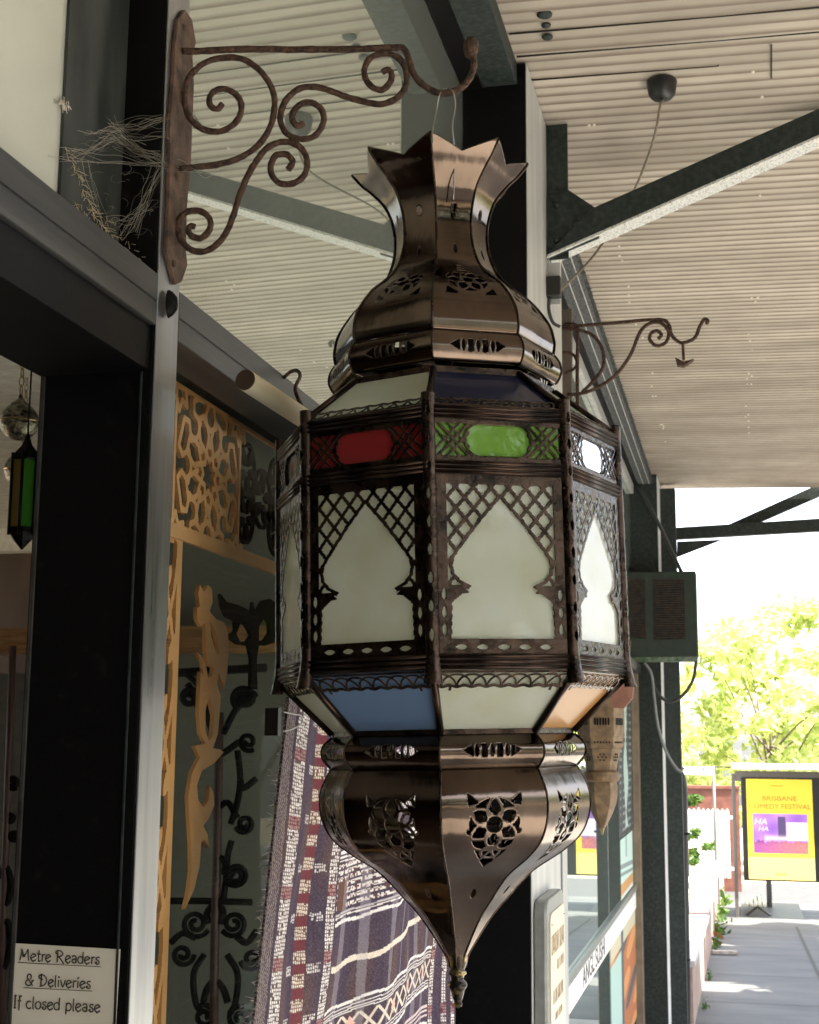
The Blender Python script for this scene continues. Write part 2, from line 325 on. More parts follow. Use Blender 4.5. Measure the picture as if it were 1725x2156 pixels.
# --- pierced sheet metal: a grid whose cells are cut where h(u,v) > 0, its edges snapped to the cut
def fret(name, us, vs, h, mp, m, parent=None, solid=.0009, smooth=True):
    U, V = np.meshgrid(us, vs); du = us[1]-us[0]; dv = vs[1]-vs[0]
    H = h(U, V); e = 1e-4
    gx = (h(U+e, V)-h(U-e, V))/(2*e); gy = (h(U, V+e)-h(U, V-e))/(2*e); g2 = gx*gx+gy*gy+1e-9
    su = -H*gx/g2; sv = -H*gy/g2
    ok = (np.abs(su) < .62*du) & (np.abs(sv) < .62*dv)
    ok[0, :] = ok[-1, :] = ok[:, 0] = ok[:, -1] = False
    U2 = np.where(ok, U+su, U); V2 = np.where(ok, V+sv, V)
    nv, nu = U.shape
    Pv = mp(U2, V2).reshape(-1, 3)
    Cc = h((U[:-1, :-1]+U[1:, 1:])/2, (V[:-1, :-1]+V[1:, 1:])/2)
    idx = np.arange(nu*nv).reshape(nv, nu)
    q = np.stack([idx[:-1, :-1], idx[:-1, 1:], idx[1:, 1:], idx[1:, :-1]], -1)[Cc <= 0]
    used = np.unique(q); rm = np.full(nu*nv, -1); rm[used] = np.arange(len(used))
    me = bpy.data.meshes.new(name); me.from_pydata(Pv[used].tolist(), [], rm[q].tolist())
    me.polygons.foreach_set('use_smooth', [smooth]*len(me.polygons)); me.materials.append(m)
    o = bpy.data.objects.new(name, me); C.objects.link(o)
    if parent: o.parent = parent
    if solid:
        md = o.modifiers.new('solid', 'SOLIDIFY'); md.thickness = solid; md.offset = -1
    return o
def dseg(x, y, a, b):
    ax, ay = a; bx, by = b; dx, dy = bx-ax, by-ay; t = np.clip(((x-ax)*dx+(y-ay)*dy)/(dx*dx+dy*dy+1e-12), 0, 1)
    return np.hypot(x-ax-t*dx, y-ay-t*dy)
def dpoly(x, y, P, closed=True):
    d = np.full(x.shape, 1e9); n = len(P)
    for i in range(n if closed else n-1): d = np.minimum(d, dseg(x, y, P[i], P[(i+1) % n]))
    return d
def inpoly(x, y, P):
    ins = np.zeros(x.shape, bool); n = len(P)
    for i in range(n):
        (x1, y1), (x2, y2) = P[i], P[(i+1) % n]
        c = ((y1 > y) != (y2 > y)) & (x < (x2-x1)*(y-y1)/((y2-y1) if y2 != y1 else 1e-12)+x1); ins ^= c
    return ins
def spoly(x, y, P): d = dpoly(x, y, P); return np.where(inpoly(x, y, P), d, -d)      # positive inside
def sbox(x, y, cx, cy, hx, hy): return np.minimum(hx-np.abs(x-cx), hy-np.abs(y-cy))
def slens(x, y, cx, cy, a, b):      # pointed oval, half length a along x, half width b along y
    r = (a*a+b*b)/(2*b); k = r-b
    return np.minimum(r-np.hypot(x-cx, y-cy-k), r-np.hypot(x-cx, y-cy+k))
def painted(name, nu, nv, colf, P, m, parent=None):
    us = np.linspace(0, 1, nu+1); vv = np.linspace(0, 1, nv+1); U, V = np.meshgrid(us, vv)
    pts = P(U, V).reshape(-1, 3); idx = np.arange((nu+1)*(nv+1)).reshape(nv+1, nu+1)
    q = np.stack([idx[:-1, :-1], idx[:-1, 1:], idx[1:, 1:], idx[1:, :-1]], -1).reshape(-1, 4)
    me = bpy.data.meshes.new(name); me.from_pydata(pts.tolist(), [], q.tolist())
    a = me.color_attributes.new('Col', 'FLOAT_COLOR', 'POINT'); c = np.ones((len(pts), 4)); c[:, :3] = colf(U, V).reshape(-1, 3)
    a.data.foreach_set('color', c.ravel()); me.polygons.foreach_set('use_smooth', [True]*len(me.polygons)); me.materials.append(m)
    o = bpy.data.objects.new(name, me); C.objects.link(o)
    if parent: o.parent = parent
    return o
def text(name, body, size, M4, m, parent=None, ext=.0006, align='CENTER', sx=1., shear=0.):
    cu = bpy.data.curves.new(name, 'FONT'); cu.body = body; cu.size = size; cu.extrude = ext; cu.align_x = align; cu.align_y = 'CENTER'; cu.shear = shear
    t = bpy.data.objects.new(name, cu); C.objects.link(t); bpy.context.view_layer.update()
    me = bpy.data.meshes.new_from_object(t.evaluated_get(bpy.context.evaluated_depsgraph_get()))
    bpy.data.objects.remove(t); me.name = name; me.materials.clear(); me.materials.append(m)
    me.transform(M4 @ Matrix.Diagonal((sx, 1, 1, 1)))
    o = bpy.data.objects.new(name, me); C.objects.link(o)
    if parent: o.parent = parent
    return o
def frame4(o, x, y): # matrix with given origin, x axis, y axis
    x = Vector(x).normalized(); y = Vector(y).normalized(); z = x.cross(y).normalized()
    return Matrix(((x[0], y[0], z[0], o[0]), (x[1], y[1], z[1], o[1]), (x[2], y[2], z[2], o[2]), (0, 0, 0, 1)))

# ================================================================== GROUND AND STREET
def sheet(name, x0, x1, y0, y1, dz, m, kind='structure', n=40, p=None):
    b = MB(); ys = np.linspace(y0, y1, n)
    V = []
    for y in ys: V += [(x0, y, gz(y)+dz), (x1, y, gz(y)+dz)]
    b.add(V, [(2*i, 2*i+1, 2*i+3, 2*i+2) for i in range(n-1)])
    o = b.build(name, m, p)
    if kind: o['kind'] = kind
    return o
sheet('terrain', -60, 60, -40, 160, -.16, M['earth'])
sheet('footpath', -.8, 3.0, -14, 11.2, 0, mat('bounce_paving', (.35, .345, .33), .75, scale=3, col2=(.45, .44, .42), bump=.2, bscale=40))  # near stretch made paler to bounce light up under the awning
sheet('footpath', -.8, 3.0, 11.203, 26.5, 0, M['concrete'])
sheet('road', 3.15, 13, -40, 120, -.13, M['asphalt'])
sheet('side_road', -12, 3.1, 27.2, 36, -.12, M['asphalt'], n=8)
sheet('far_footpath', 13, 17, -40, 120, -.02, M['concrete'])
b = MB()
for i in range(14):
    y0, y1 = -14+i*2.9, -14+i*2.9+2.88
    b.prism([(3.0, y0, gz(y0)-.2), (3.15, y0, gz(y0)-.2), (3.15, y0, gz(y0)-.005), (3.0, y0, gz(y0)-.005)], (0, y1-y0, gz(y1)-gz(y0)))
k = b.build('kerb', mat('kerb_concrete', (.3, .3, .29), .8)); k['kind'] = 'structure'
b = MB()    # joints in the footpath: dark filled strips a few mm proud
for y in (12.6, 14.7, 16.8, 18.9, 21.1):
    b.add([(-.38, y, gz(y)+.004), (.68, y+.02, gz(y)+.004), (.68, y+.035, gz(y)+.004), (-.38, y+.015, gz(y)+.004)], [(0, 1, 2, 3)])
b.add([(.69, 11.25, gz(11.25)+.004), (.725, 11.25, gz(11.25)+.004), (.74, 21.2, gz(21.2)+.004), (.70, 21.2, gz(21.2)+.004)], [(0, 1, 2, 3)])
j = b.build('footpath_joints', mat('joint_filler', (.06, .058, .05), .9)); j['kind'] = 'structure'

# ================================================================== SHOP BUILDING
GX, FX = -.75, -.69
sb = empty('shop_building', (-.75, 3, 0), 'shopfront with black aluminium frames, pale pillar and tall reflective upper windows under the awning', 'shop building')
def part(name, a, bb, m, bev=.0012): return box(name, a, bb, m, sb, bev)
part('frame_post', (-.845, 1.535, 0), (-.6935, 1.603, 3.53), M['black'])
part('post_cap', (-.693, 1.5352, 0), (FX, 1.6028, 3.53), M['alu'])['label'] = 'worn silver street face of the post'
for y0, y1 in ((-4, 1.5345), (1.6035, 3.809)):
    g = MB().box((-.752, y0, 2.108), (FX-.002, y1, 2.174))
    g.box((FX-.002, y0, 2.108), (FX, y1, 2.136)).box((FX-.002, y0, 2.1395), (FX, y1, 2.174))
    g.build('transom', M['alu_t'], sb, .001)
part('door_header', (-.845, -4, 2.05), (-.697, 1.5345, 2.107), M['black'])
part('window_head', (-.80, 1.6035, 2.125), (-.7525, 3.809, 2.2), M['black'])
for y0, y1 in ((-4, 1.5345), (1.6035, 3.809), (4.625, 10.38)):
    o = MB().box((-.756, y0, 2.1745), (-.75, y1, 3.53)).build('upper_pane', M['glassleft' if y0 < 0 else 'glassup'], sb)
part('upper_backing', (-.80, -4, 2.21), (-.757, 10.4, 3.6), M['black'], 0)
o = MB().box((-.756, 1.6035, .3), (-.7505, 3.809, 2.1075)).build('display_pane', M['glasswin'], sb)
part('window_sill', (-.85, 1.6035, 0), (-.70, 3.809, .3), M['black'])
part('soffit_beam', (-.749, -4, 3.531), (-.69, 10.9, 3.62), M['black'])
MB().box((-.6895, -4, 3.535), (-.585, 4.24, 3.60)).build('wall_plate', M['steel'], sb, .002)
b = MB().box((-.6895, 4.241, 3.535), (-.585, 10.9, 3.60))
for xx in (-.665, -.62): b.box((xx, 4.25, 3.532), (xx+.004, 10.9, 3.5349))
b.build('wall_plate', M['fuzz'], sb)
b = MB()      # the light drawn lines and the ragged dust along the plate
for xx in (-.648, -.604): b.box((xx, 4.25, 3.5305), (xx+.0035, 10.88, 3.5345))
b.build('plate_seam', M['steel_pale'], sb)
b = MB()
for i in range(900):
    y = rng.uniform(4.2, 10.9); l = rng.uniform(.006, .03); z = rng.uniform(3.535, 3.58)
    b.tube([(-.586, y, z), (-.586+l*.7, y+rng.normal()*.01, z-l*.4+rng.normal()*.006)], rng.uniform(.0008, .002), 3)
b.build('dust_fringe', M['fuzz'], sb)
part('upper_window_trim', (-.749, 4.245, 3.46), (-.72, 10.38, 3.53), M['pillar_pale'])
part('jamb_bead', (-.842, 1.5315, 0), (-.837, 1.5348, 2.049), M['alu_t'], .0005)
part('jamb_bead', (-.7085, 1.5325, 0), (-.7055, 1.5348, 2.049), M['steel'], .0005)
part('post_reflection', (-.7495, atX(132, 300, -.746)[1], 2.1745), (-.7455, 1.5345, 3.53), mat('dark_reflection', (.012, .014, .013), .5, 0, scale=18, col2=(.05, .055, .05), stretch=(1, 1, .3), spec=.3), 0)  # dark strip on the pane standing in for the post's reflection
# pillar between the two shops
part('pillar', (-.85, 3.81, -.3), (-.5605, 4.62, 3.6), M['black'])
part('pillar_face', (-.56, 3.812, -.3), (-.557, 4.618, 3.6), M['pillar_pale'])['label'] = 'pale grey painted street face of the pillar'
part('timber_mullion', (-.75, 5.45, 2.1), (-.69, 5.62, 3.3), mat('brown_timber_paint', (.10, .075, .055), .6, scale=20, var=.25))
# neighbour's window
part('neighbour_transom', (-.752, 4.625, 2.1), (-.69, 10.38, 2.17), M['alu_t'])
o = MB().box((-.756, 4.65, -.3), (-.7505, 10.2, 2.1)).build('neighbour_pane', M['glassref'], sb)
part('window_back', (-.83, 4.3, -.3), (-.80, 10.2, 2.1), mat('dim_window_back', (.1, .12, .115), .8), 0)
xr = atY(1345, 1500, 10.3)[0]
part('window_frame', (-.76, 10.2, -.6), (-.71, 10.38, 2.1), mat('tan_window_frame', (.2, .15, .1), .6, scale=10, var=.2))
part('corner_pillar', (-.80, 10.385, -.6), (atY(1389, 1300, 10.385)[0], 10.9, 3.6), M['steel'])
xp = atY(1389, 1300, 10.385)[0]
part('corner_strip', (xp+.0005, 10.4, -.6), (xp+.004, 10.88, 3.6), M['white'])
part('corner_angle', (xp+.0045, 10.75, -.6), (xp+.12, 10.89, 3.56), M['steel'])
# walls outside the picture: shopfront continuing behind the camera
part('rear_shopfront', (-.9, -14, 0), (-.7, -4.01, 3.6), M['black'], 0)
part('parapet', (-.8, -14, 3.7), (-.6, 10.9, 6.2), M['brickwall'], 0)
part('end_wall', (-5, 10.4, -.8), (-.81, 10.88, 6), M['redbrick'], 0)
# interior
part('shop_floor', (-6, -4, -.05), (-.86, 7, 0), M['floor'], 0)
part('shop_ceiling', (-6, -4, 2.75), (-.81, 7, 2.8), M['soffit'], 0)
part('shop_back_wall', (-6, 6.95, 0), (-.86, 7.05, 2.62), M['brownwall'], 0)
part('side_wall', (-6, -4.1, 0), (-.86, -4.01, 2.8), M['brownwall'], 0)
part('rear_wall', (-6.1, -4.1, 0), (-6.0, 3.2, 2.8), M['brownwall'], 0)  # stops short, leaving a rear gap added to let daylight in
part('cornice', (-6, 6.85, 2.62), (-.86, 6.95, 2.75), M['soffit'], 0)
part('display_back', (-1.98, 3.95, 0), (-.86, 4.0, 2.7), M['wallin'], 0)
part('low_partition', (-3.2, 3.95, 0), (-1.985, 4.0, 1.8), mat('drab_partition', (.09, .085, .07), .8), 0)
part('timber_rail', (-3.2, 3.86, 1.855), (-.87, 3.945, 1.935), M['wood'], .003)
rel(sb)

# ================================================================== AWNING
RX0, RX1 = -.60, 2.7
def rz(x): return 3.602-.027*(x+.46)
aw = empty('street_awning', (1, 4, 3.6), 'corrugated iron street awning on dark bolted steel struts', 'awning')
pitch = .0575; n = int((11.0+6)/pitch*10); b = MB(); V = []
for i in range(n+1):
    y = 11.0-i*pitch/10; ph = 2*math.pi*i/10
    z = .010*(.5-.5*math.cos(ph))+.0012*math.sin(2*ph)
    for x in (RX0, .3, RX1): V.append((x, y, rz(x)+z+.0015*math.sin(y*1.3+x*2)))
Fs = []
for i in range(n):
    for j in range(2): Fs.append((i*3+j, i*3+j+1, i*3+j+4, i*3+j+3))
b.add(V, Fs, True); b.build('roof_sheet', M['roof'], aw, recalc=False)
b = MB()
for (p, q) in (((1100, 72), (1780, 7)), ((1130, 122), (1800, 53)), ((1150, 172), (1500, 138))):
    P = [atZ(p[0], p[1], 3.597), atZ(q[0], q[1], 3.585)]; yy = .5*(P[0][1]+P[1][1])
    x1 = min(P[1][0], 1.0) if p[1] < 150 else .0
    b.tube([(-.58, yy, rz(-.58)-.002), (0, yy+.003, rz(0)-.002), (x1, yy-.002, rz(x1)-.002)], [.0032, .0016, .0028], 5)
P = atZ(1625, 90, 3.59); b.bar((P[0], P[1]-.0, rz(P[0])-.001), (P[0]+.004, P[1]+.21, rz(P[0])-.001), .004, .003)
b.build('lap_joint', M['roof_crest'], aw)
for px, py, rr in ((1147, 35, .022), (1150, 57, .014), (1153, 82, .016)):
    P = atZ(px, py, 3.596); bb = MB().lathe([(0, -.004), (rr*.7, -.004), (rr, 0), (rr, .004)], 10, (P[0], P[1], rz(P[0])-.002)); bb.build('roof_screw_plug', M['steel'], aw)
nl = MB().lathe([(0, -.0035), (.004, -.003), (.006, 0), (.006, .004)], 7).build('roof_nail', mat('pale_nail_head', (.62, .57, .48), .6), aw)
for i in range(84):     # nail heads on the ridges, in rough rows over the battens
    row = i % 4; x = (-.42, .12, .62, 1.15)[row]+rng.normal()*.012; kk = int(rng.integers(30, 125)); y = 11.0-(kk)*pitch
    o = nl if i == 0 else nl.copy()
    if i: C.objects.link(o); o.parent = aw
    o.location = (x, y, rz(x)-.0005)
b = MB().box((RX1-.05, -6, 3.3), (RX1+.02, 11, 3.62)); b.build('fascia', M['steel'], aw)
# near strut: upright angle, gusset, diagonal
YS = 4.243
def onY(pts, Y): return [atY(x, y, Y) for x, y in pts]
zg = atY(1170, 545, YS)[2]
b = MB().box((-.5565, YS, zg), (atY(1195, 300, YS)[0], YS+.01, rz(-.5)-.004))
b.box((-.5565, YS+.0105, zg), (-.548, YS+.07, rz(-.5)-.004)); b.build('upright_angle', M['steel'], aw)
b = MB().prism(onY([(1151, 415), (1195, 398), (1241, 428), (1258, 440), (1262, 500), (1152, 545)], YS-.012), (0, .0115, 0)); gus_ = b.build('gusset_plate', M['steel'], aw, .001)
A0, A1 = onY([(1247, 438), (1725, 228)], YS-.0245); B0, B1 = onY([(1150, 537), (1725, 282)], YS-.0245)
dA = (A1-A0)/np.linalg.norm(A1-A0); A2 = A1+dA*.35; B2 = B1+dA*.42
b = MB().prism([A0, A2, B2, B0], (0, .0115, 0)); b.build('diagonal_strut', M['steel'], aw, .001)
nz_ = np.array([dA[2], 0, -dA[0]]); 
b = MB().prism([B0, B2, B2+nz_*.008, B0+nz_*.008], (0, .085, 0)); o = b.build('strut_flange', M['steel_pale'], aw, .001); o['label'] = 'pale underside of the strut, its light put into the colour'  # pale colour stands in for light on the underside
for px, py in ((1172, 432), (1212, 473), (1172, 505), (1225, 462)):
    P = atY(px, py, YS-.013)
    MB().lathe([(0, -.011), (.008, -.011), (.0105, -.007), (.0105, 0)], 6).build('bolt', M['steel'], gus_).data.transform(Matrix.Translation(P) @ Matrix.Rotation(R(-90), 4, 'X'))
# far portal at the awning's end
YF = 10.95
b = MB().prism(onY([(1417, 1111), (1730, 1091), (1730, 1118), (1417, 1136)], YF), (0, .06, 0))
b.prism(onY([(1730, 1091), (2300, 1060), (2300, 1090), (1730, 1118)], YF), (0, .06, 0)); b.build('end_beam', M['steel'], aw, .002)
b = MB().prism(onY([(1426, 1140), (1426, 1173), (1522, 1136)], YF+.02), (0, .02, 0)); b.build('gusset_plate', M['steel'], aw)
b = MB().prism(onY([(1530, 1106), (1585, 1106), (1800, 1012), (1740, 1012)], YF+.065), (0, .06, 0)); b.build('diagonal_strut', M['steel'], aw)
rel(aw)

pp = empty('round_post', (-.52, 4.5, 1), 'dark round pipe standing against the pale pillar beside the plaque', 'pipe')
p_ = atY(1174, 2000, 4.45); MB().tube([(p_[0], 4.45, -.4), (p_[0], 4.45, 2.0)], .019, 16).build('pipe', M['pipe'], pp); MB().lathe([(.024, -.01), (.026, 0), (.024, .012), (0, .016)], 16, (p_[0], 4.45, 2.0)).build('pipe_cap', M['black'], pp); rel(pp)
# ceiling cord grip and its cord
cr = empty('cord_grip', atZ(1393, 165, rz(-.16)), 'black domed cord grip on the corrugated awning with a thin cord hanging aside', 'cord grip')
P = np.array(cr.location)
MB().lathe([(.001, -.062), (.020, -.062), (.030, -.057), (.040, -.045), (.046, -.012), (.046, -.004), (.043, 0), (0, 0)], 28, (P[0], P[1]+.02, P[2]+.002)).build('cap', M['plastic'], cr)
Q = [P+np.array([0, .02, -.06]), atZ(1390, 225, 3.5), atZ(1375, 300, 3.42), atD(1336, 400, 4.75), atD(1290, 480, 4.8), atD(1245, 545, 4.65), atD(1180, 612, 4.45)]
MB().tube(spline(Q, 6), .0042, 6).build('cord', M['cord'], cr)
rel(cr)
jb = empty('junction_box', atD(1165, 605, 4.42), 'small black junction box on the pale pillar edge with a short lead', 'junction box')
P = np.array(jb.location)
MB().box(P-[.026, .02, .033], P+[.026, .02, .033]).build('case', M['plastic'], jb, .004)
MB().tube(spline([P+[-.012, 0, -.033], atD(1156, 650, 4.42), atD(1164, 678, 4.42), atD(1180, 688, 4.42)], 6), .006, 6).build('lead', M['cable_d'], jb)
MB().box(P+[-.03, .02, -.05], P+[.02, .028, .09]).build('back_plate', M['pillar_pale'], jb)
rel(jb)

# ================================================================== WALL BRACKETS
bo = np.array([FX+.006, 1.569, 2.45]); hk = atD(920, 200, 1.8); bd = np.array([hk[0]-bo[0], hk[1]-bo[1], 0]); bd /= np.linalg.norm(bd)
bn = np.array([-bd[1], bd[0], 0])
def onB(pts): return [atP(x, y, bo, bn) for x, y in pts]
wb = empty('wall_bracket', (FX, 1.569, 2.45), 'rusty wrought iron scroll bracket on the worn silver post, carrying the big lantern', 'bracket', 'wrought iron wall brackets')
rr = .0041
def rod(name, pts, k=5, r=rr, m='rust', p=None, dy=0., taper=True):
    Q = spline(pts, k); n = len(Q); 
    Q = [q+bn*dy for q in Q]
    return MB().tube(Q, [r*(1+.06*rng.uniform(-1, 1)) for i in range(n)], 10, wob=.1).build(name, M[m], p)
rod('top_bar', onB([(385, 108), (430, 107), (520, 103), (620, 104), (740, 103), (828, 100), (851, 103), (862, 127), (870, 154), (886, 174), (913, 192), (940, 196), (967, 187), (988, 166), (998, 139), (995, 112)]), 7, rr*1.1, p=wb)
P = onB([(992, 98)])[0]
MB().lathe([(.001, -.016), (.008, -.013), (.0105, -.003), (.0105, .005), (.006, .012), (.001, .013)], 10, P).build('hook_knob', M['rust'], wb)
rod('upper_scroll', onB([(805, 152), (814, 146), (824, 152), (823, 170), (805, 188), (781, 180), (767, 154), (777, 124), (805, 112), (835, 118), (853, 142), (856, 174), (839, 203), (805, 218), (766, 213), (727, 202), (693, 189), (662, 182), (630, 186), (602, 210), (590, 247), (602, 278), (632, 292), (664, 284), (682, 252), (672, 224), (645, 214), (622, 228), (615, 248), (626, 264), (640, 258)]), p=wb, dy=.001)
rod('main_scroll', onB([(469, 219), (458, 230), (444, 224), (442, 204), (459, 189), (482, 190), (504, 208), (508, 235), (494, 261), (463, 277), (428, 273), (399, 247), (389, 208), (398, 166), (428, 135), (471, 122), (516, 127), (553, 155), (575, 193), (578, 231), (568, 270), (543, 307), (504, 333), (463, 346), (416, 352), (378, 356)]), p=wb, dy=-.001)
rod('lower_scroll', onB([(607, 356), (616, 340), (605, 325), (583, 325), (571, 343), (572, 366), (590, 385), (617, 385), (639, 370), (647, 343), (639, 317), (617, 300), (591, 298), (563, 310), (541, 336), (519, 374), (502, 417), (489, 459), (471, 497), (444, 523), (416, 529), (391, 517), (376, 490), (377, 464), (394, 445), (420, 443), (441, 459), (441, 482), (424, 500), (405, 497), (397, 486), (401, 475), (410, 477)]), p=wb, dy=.0015)
pl = [(382, 21), (397, 42), (400, 62), (405, 90), (398, 118), (401, 178), (394, 350), (386, 436), (384, 530), (387, 559), (375, 594), (362, 600), (343, 532), (349, 425), (350, 270), (359, 155), (361, 97), (368, 40)]
b = MB().prism([atX(x, y, FX+.0005) for x, y in pl], (.0055, 0, 0)); plate_ = b.build('back_plate', M['rustplate'], wb, .0008)
for x, y in ((387, 58), (365, 555), (352, 250), (372, 372)):
    P = atX(x, y, FX+.006); o = MB().lathe([(0, .003), (.004, .0025), (.0055, 0)], 8).build('screw_head', M['rust'], plate_); o.data.transform(Matrix.Translation(P) @ Matrix.Rotation(R(90), 4, 'Y'))
P = atX(355, 640, FX+.004); o = MB().lathe([(0, .012), (.005, .011), (.009, .005), (.0105, 0)], 12).build('coach_bolt', M['black'], wb); o.data.transform(Matrix.Translation(P) @ Matrix.Rotation(R(90), 4, 'Y') @ Matrix.Diagonal((1.8, 1, 1, 1)))
rel(wb)

Y2 = 4.75
def onF(pts): return [atY(x, y, Y2) for x, y in pts]
w2 = empty('wall_bracket', atY(1190, 740, Y2), 'thin rusty scroll bracket with a bare hook, farther along beyond the pillar', 'bracket', 'wrought iron wall brackets')
def rod2(name, pts, r=.0065): return MB().tube(spline(pts, 5), r, 7, wob=.1).build(name, M['rust'], w2)
rod2('top_bar', onF([(1150, 689), (1214, 686), (1290, 680), (1368, 673), (1398, 674), (1409, 684), (1415, 706), (1430, 720), (1446, 720), (1464, 710), (1474, 687), (1483, 672), (1491, 675), (1487, 682)]))
rod2('upright', onF([(1190, 684), (1212, 684), (1217, 700), (1216, 760), (1216, 835), (1217, 865)]))
rod2('small_loop', onF([(1176, 742), (1204, 744), (1214, 760), (1210, 775), (1190, 787)]), .005)
rod2('large_loop', onF([(1172, 692), (1222, 695), (1253, 710), (1269, 737), (1271, 767), (1256, 795), (1226, 826)]))
rod2('scroll', onF([(1196, 831), (1222, 829), (1260, 815), (1299, 787), (1329, 744), (1348, 699), (1368, 681), (1392, 680), (1408, 698), (1403, 720), (1384, 728), (1369, 716), (1371, 702), (1384, 696), (1393, 705), (1386, 713)]))
rod2('hook_hanger', onF([(1438, 722), (1439, 740), (1440, 758)]), .005)
MB().prism(onF([(1422, 752), (1440, 761), (1461, 755), (1448, 765), (1440, 770), (1426, 768)]), (0, .03, 0)).build('hanger_leaf', M['rust'], w2)
MB().prism(onF([(1180, 650), (1204, 650), (1204, 860), (1180, 860)]), (0, .03, 0)).build('backing_board', mat('weathered_brown_board', (.09, .07, .055), .7, scale=14, col2=(.14, .11, .085), stretch=(1, 1, .2)), w2)
rel(w2)

# ================================================================== THE LANTERN
LC = atD(943, 1150, 1.8); PX = 1/ (F/1.8)
dh = LC[:2] @ np.array([-math.sin(YAW), math.cos(YAW)])
def zz(y):      # height above the lantern's middle of a point seen at image row y, on the lantern's axis
    return 1.6+dh*math.tan(math.atan((CY-y)/F)+PITCH)-LC[2]
la = bpy.data.objects.new('lantern', None); C.objects.link(la)
tag(la, 'large eight sided bronze lantern with coloured glass and pierced arches, hanging from the near bracket', 'lantern')
az0 = math.atan2(-LC[1], -LC[0])+R(-5)
ROT = Matrix.Rotation(-.0258, 4, Vector(fw)) @ Matrix.Rotation(az0+R(22.5), 4, 'Z')
la.matrix_world = Matrix.Translation(LC) @ ROT
c8, s8 = math.cos(R(22.5)), math.sin(R(22.5))
def ring8(o, label=None, seam=False):     # seven more copies round the axis
    out = [o]
    o.rotation_euler = (0, 0, R(22.5) if seam else 0)
    for k in range(1, 8):
        c = o.copy(); C.objects.link(c); c.parent = la; c.rotation_euler = (0, 0, R(45*k+(22.5 if seam else 0))); out.append(c)
    return out
def prof_map(prof):     # prof: list (R, z); returns mapping of (w across in m, s along in m) to the flat-across facet
    Rr = np.array([p[0] for p in prof]); Zz = np.array([p[1] for p in prof])
    s = np.concatenate([[0], np.cumsum(np.hypot(np.diff(Rr), np.diff(Zz)))])
    return s, Rr, Zz
def smooth_prof(pts, k=8):
    return [tuple(p) for p in spline([np.array(p) for p in pts], k)]
# --- upper bell with crown
bellp = smooth_prof([(.146, zz(757)), (.1475, zz(745)), (.1475, zz(728)), (.141, zz(693)), (.119, zz(647)), (.0945, zz(616)), (.0755, zz(584)), (.0645, zz(540)), (.0625, zz(500)), (.066, zz(465)), (.0755, zz(430)), (.093, zz(400)), (.106, zz(383)), (.115, zz(368)), (.1195, zz(360)), (.121, zz(353))], 8)
bs, bR, bZ = prof_map(bellp)
smax = bs[-1]; stip = smax; sval = np.interp(zz(379), bZ, bs)
def bell_h(U, V):
    s = V*(sval+(stip-sval)*np.abs(U)); r = np.interp(s, bs, bR); wv = U*r*s8
    def rose(x, y, r0, flip):
        d = r0-np.hypot(x, y)
        y2 = y*flip
        tip = np.minimum(np.minimum((r0*1.75-y2)*.6-np.abs(x)*1.0, y2-.2*r0), r0*1.62-y2)
        reg = np.maximum(d, tip)
        rib = np.full(x.shape, 1e9)
        for k in range(6):
            a = k*math.pi/3+math.pi/6; rib = np.minimum(rib, np.abs(np.hypot(x-.60*r0*math.cos(a), y-.60*r0*math.sin(a))-.60*r0))
        rib = np.where(np.hypot(x, y) < .34*r0, np.abs(np.hypot(x, y)-.36*r0), rib)
        rib = np.minimum(rib, np.where(y2 > .85*r0, np.abs(np.hypot(x, y2-1.15*r0)-.30*r0), 1e9))
        return np.minimum(reg, rib-.0019)
    s0 = np.interp(zz(640), bZ, bs)
    h = rose(wv, s-s0, .0265, 1)
    for sg in (-1, 1): h = np.maximum(h, spoly(wv, s-s0, [(sg*.0165, -.0325), (sg*.034, -.0335), (sg*.0305, -.0185)]))
    h = np.maximum(h, slens(s-np.interp(zz(555), bZ, bs), wv, 0, 0, .0075, .0028))
    h = np.maximum(h, .0048-np.hypot(wv, (s-np.interp(zz(472), bZ, bs))*.75))
    return h
def bell_m(U, V):
    s = V*(sval+(stip-sval)*np.abs(U)); r = np.interp(s, bs, bR); z = np.interp(s, bs, bZ)
    return np.stack([r*c8, U*r*s8, z], -1)
ring8(fret('bell_facet', np.linspace(-1, 1, 91), np.linspace(0, 1, 171), bell_h, bell_m, M['bronze'], la))
q = np.linspace(0, stip-.002, 60); ring8(MB().tube([(np.interp(s, bs, bR)+.0006, 0, np.interp(s, bs, bZ)) for s in q], .0016, 6).build('bell_seam', M['bronze_dark'], la), seam=True)
o = MB().tube([(.0625*c8+.003, 0, zz(478)), (.0625*c8+.009, 0, zz(470)), (.0625*c8+.010, 0, zz(481)), (.0625*c8+.004, 0, zz(490))], .0018, 6).build('wire_loop', M['bronze_dark'], la)
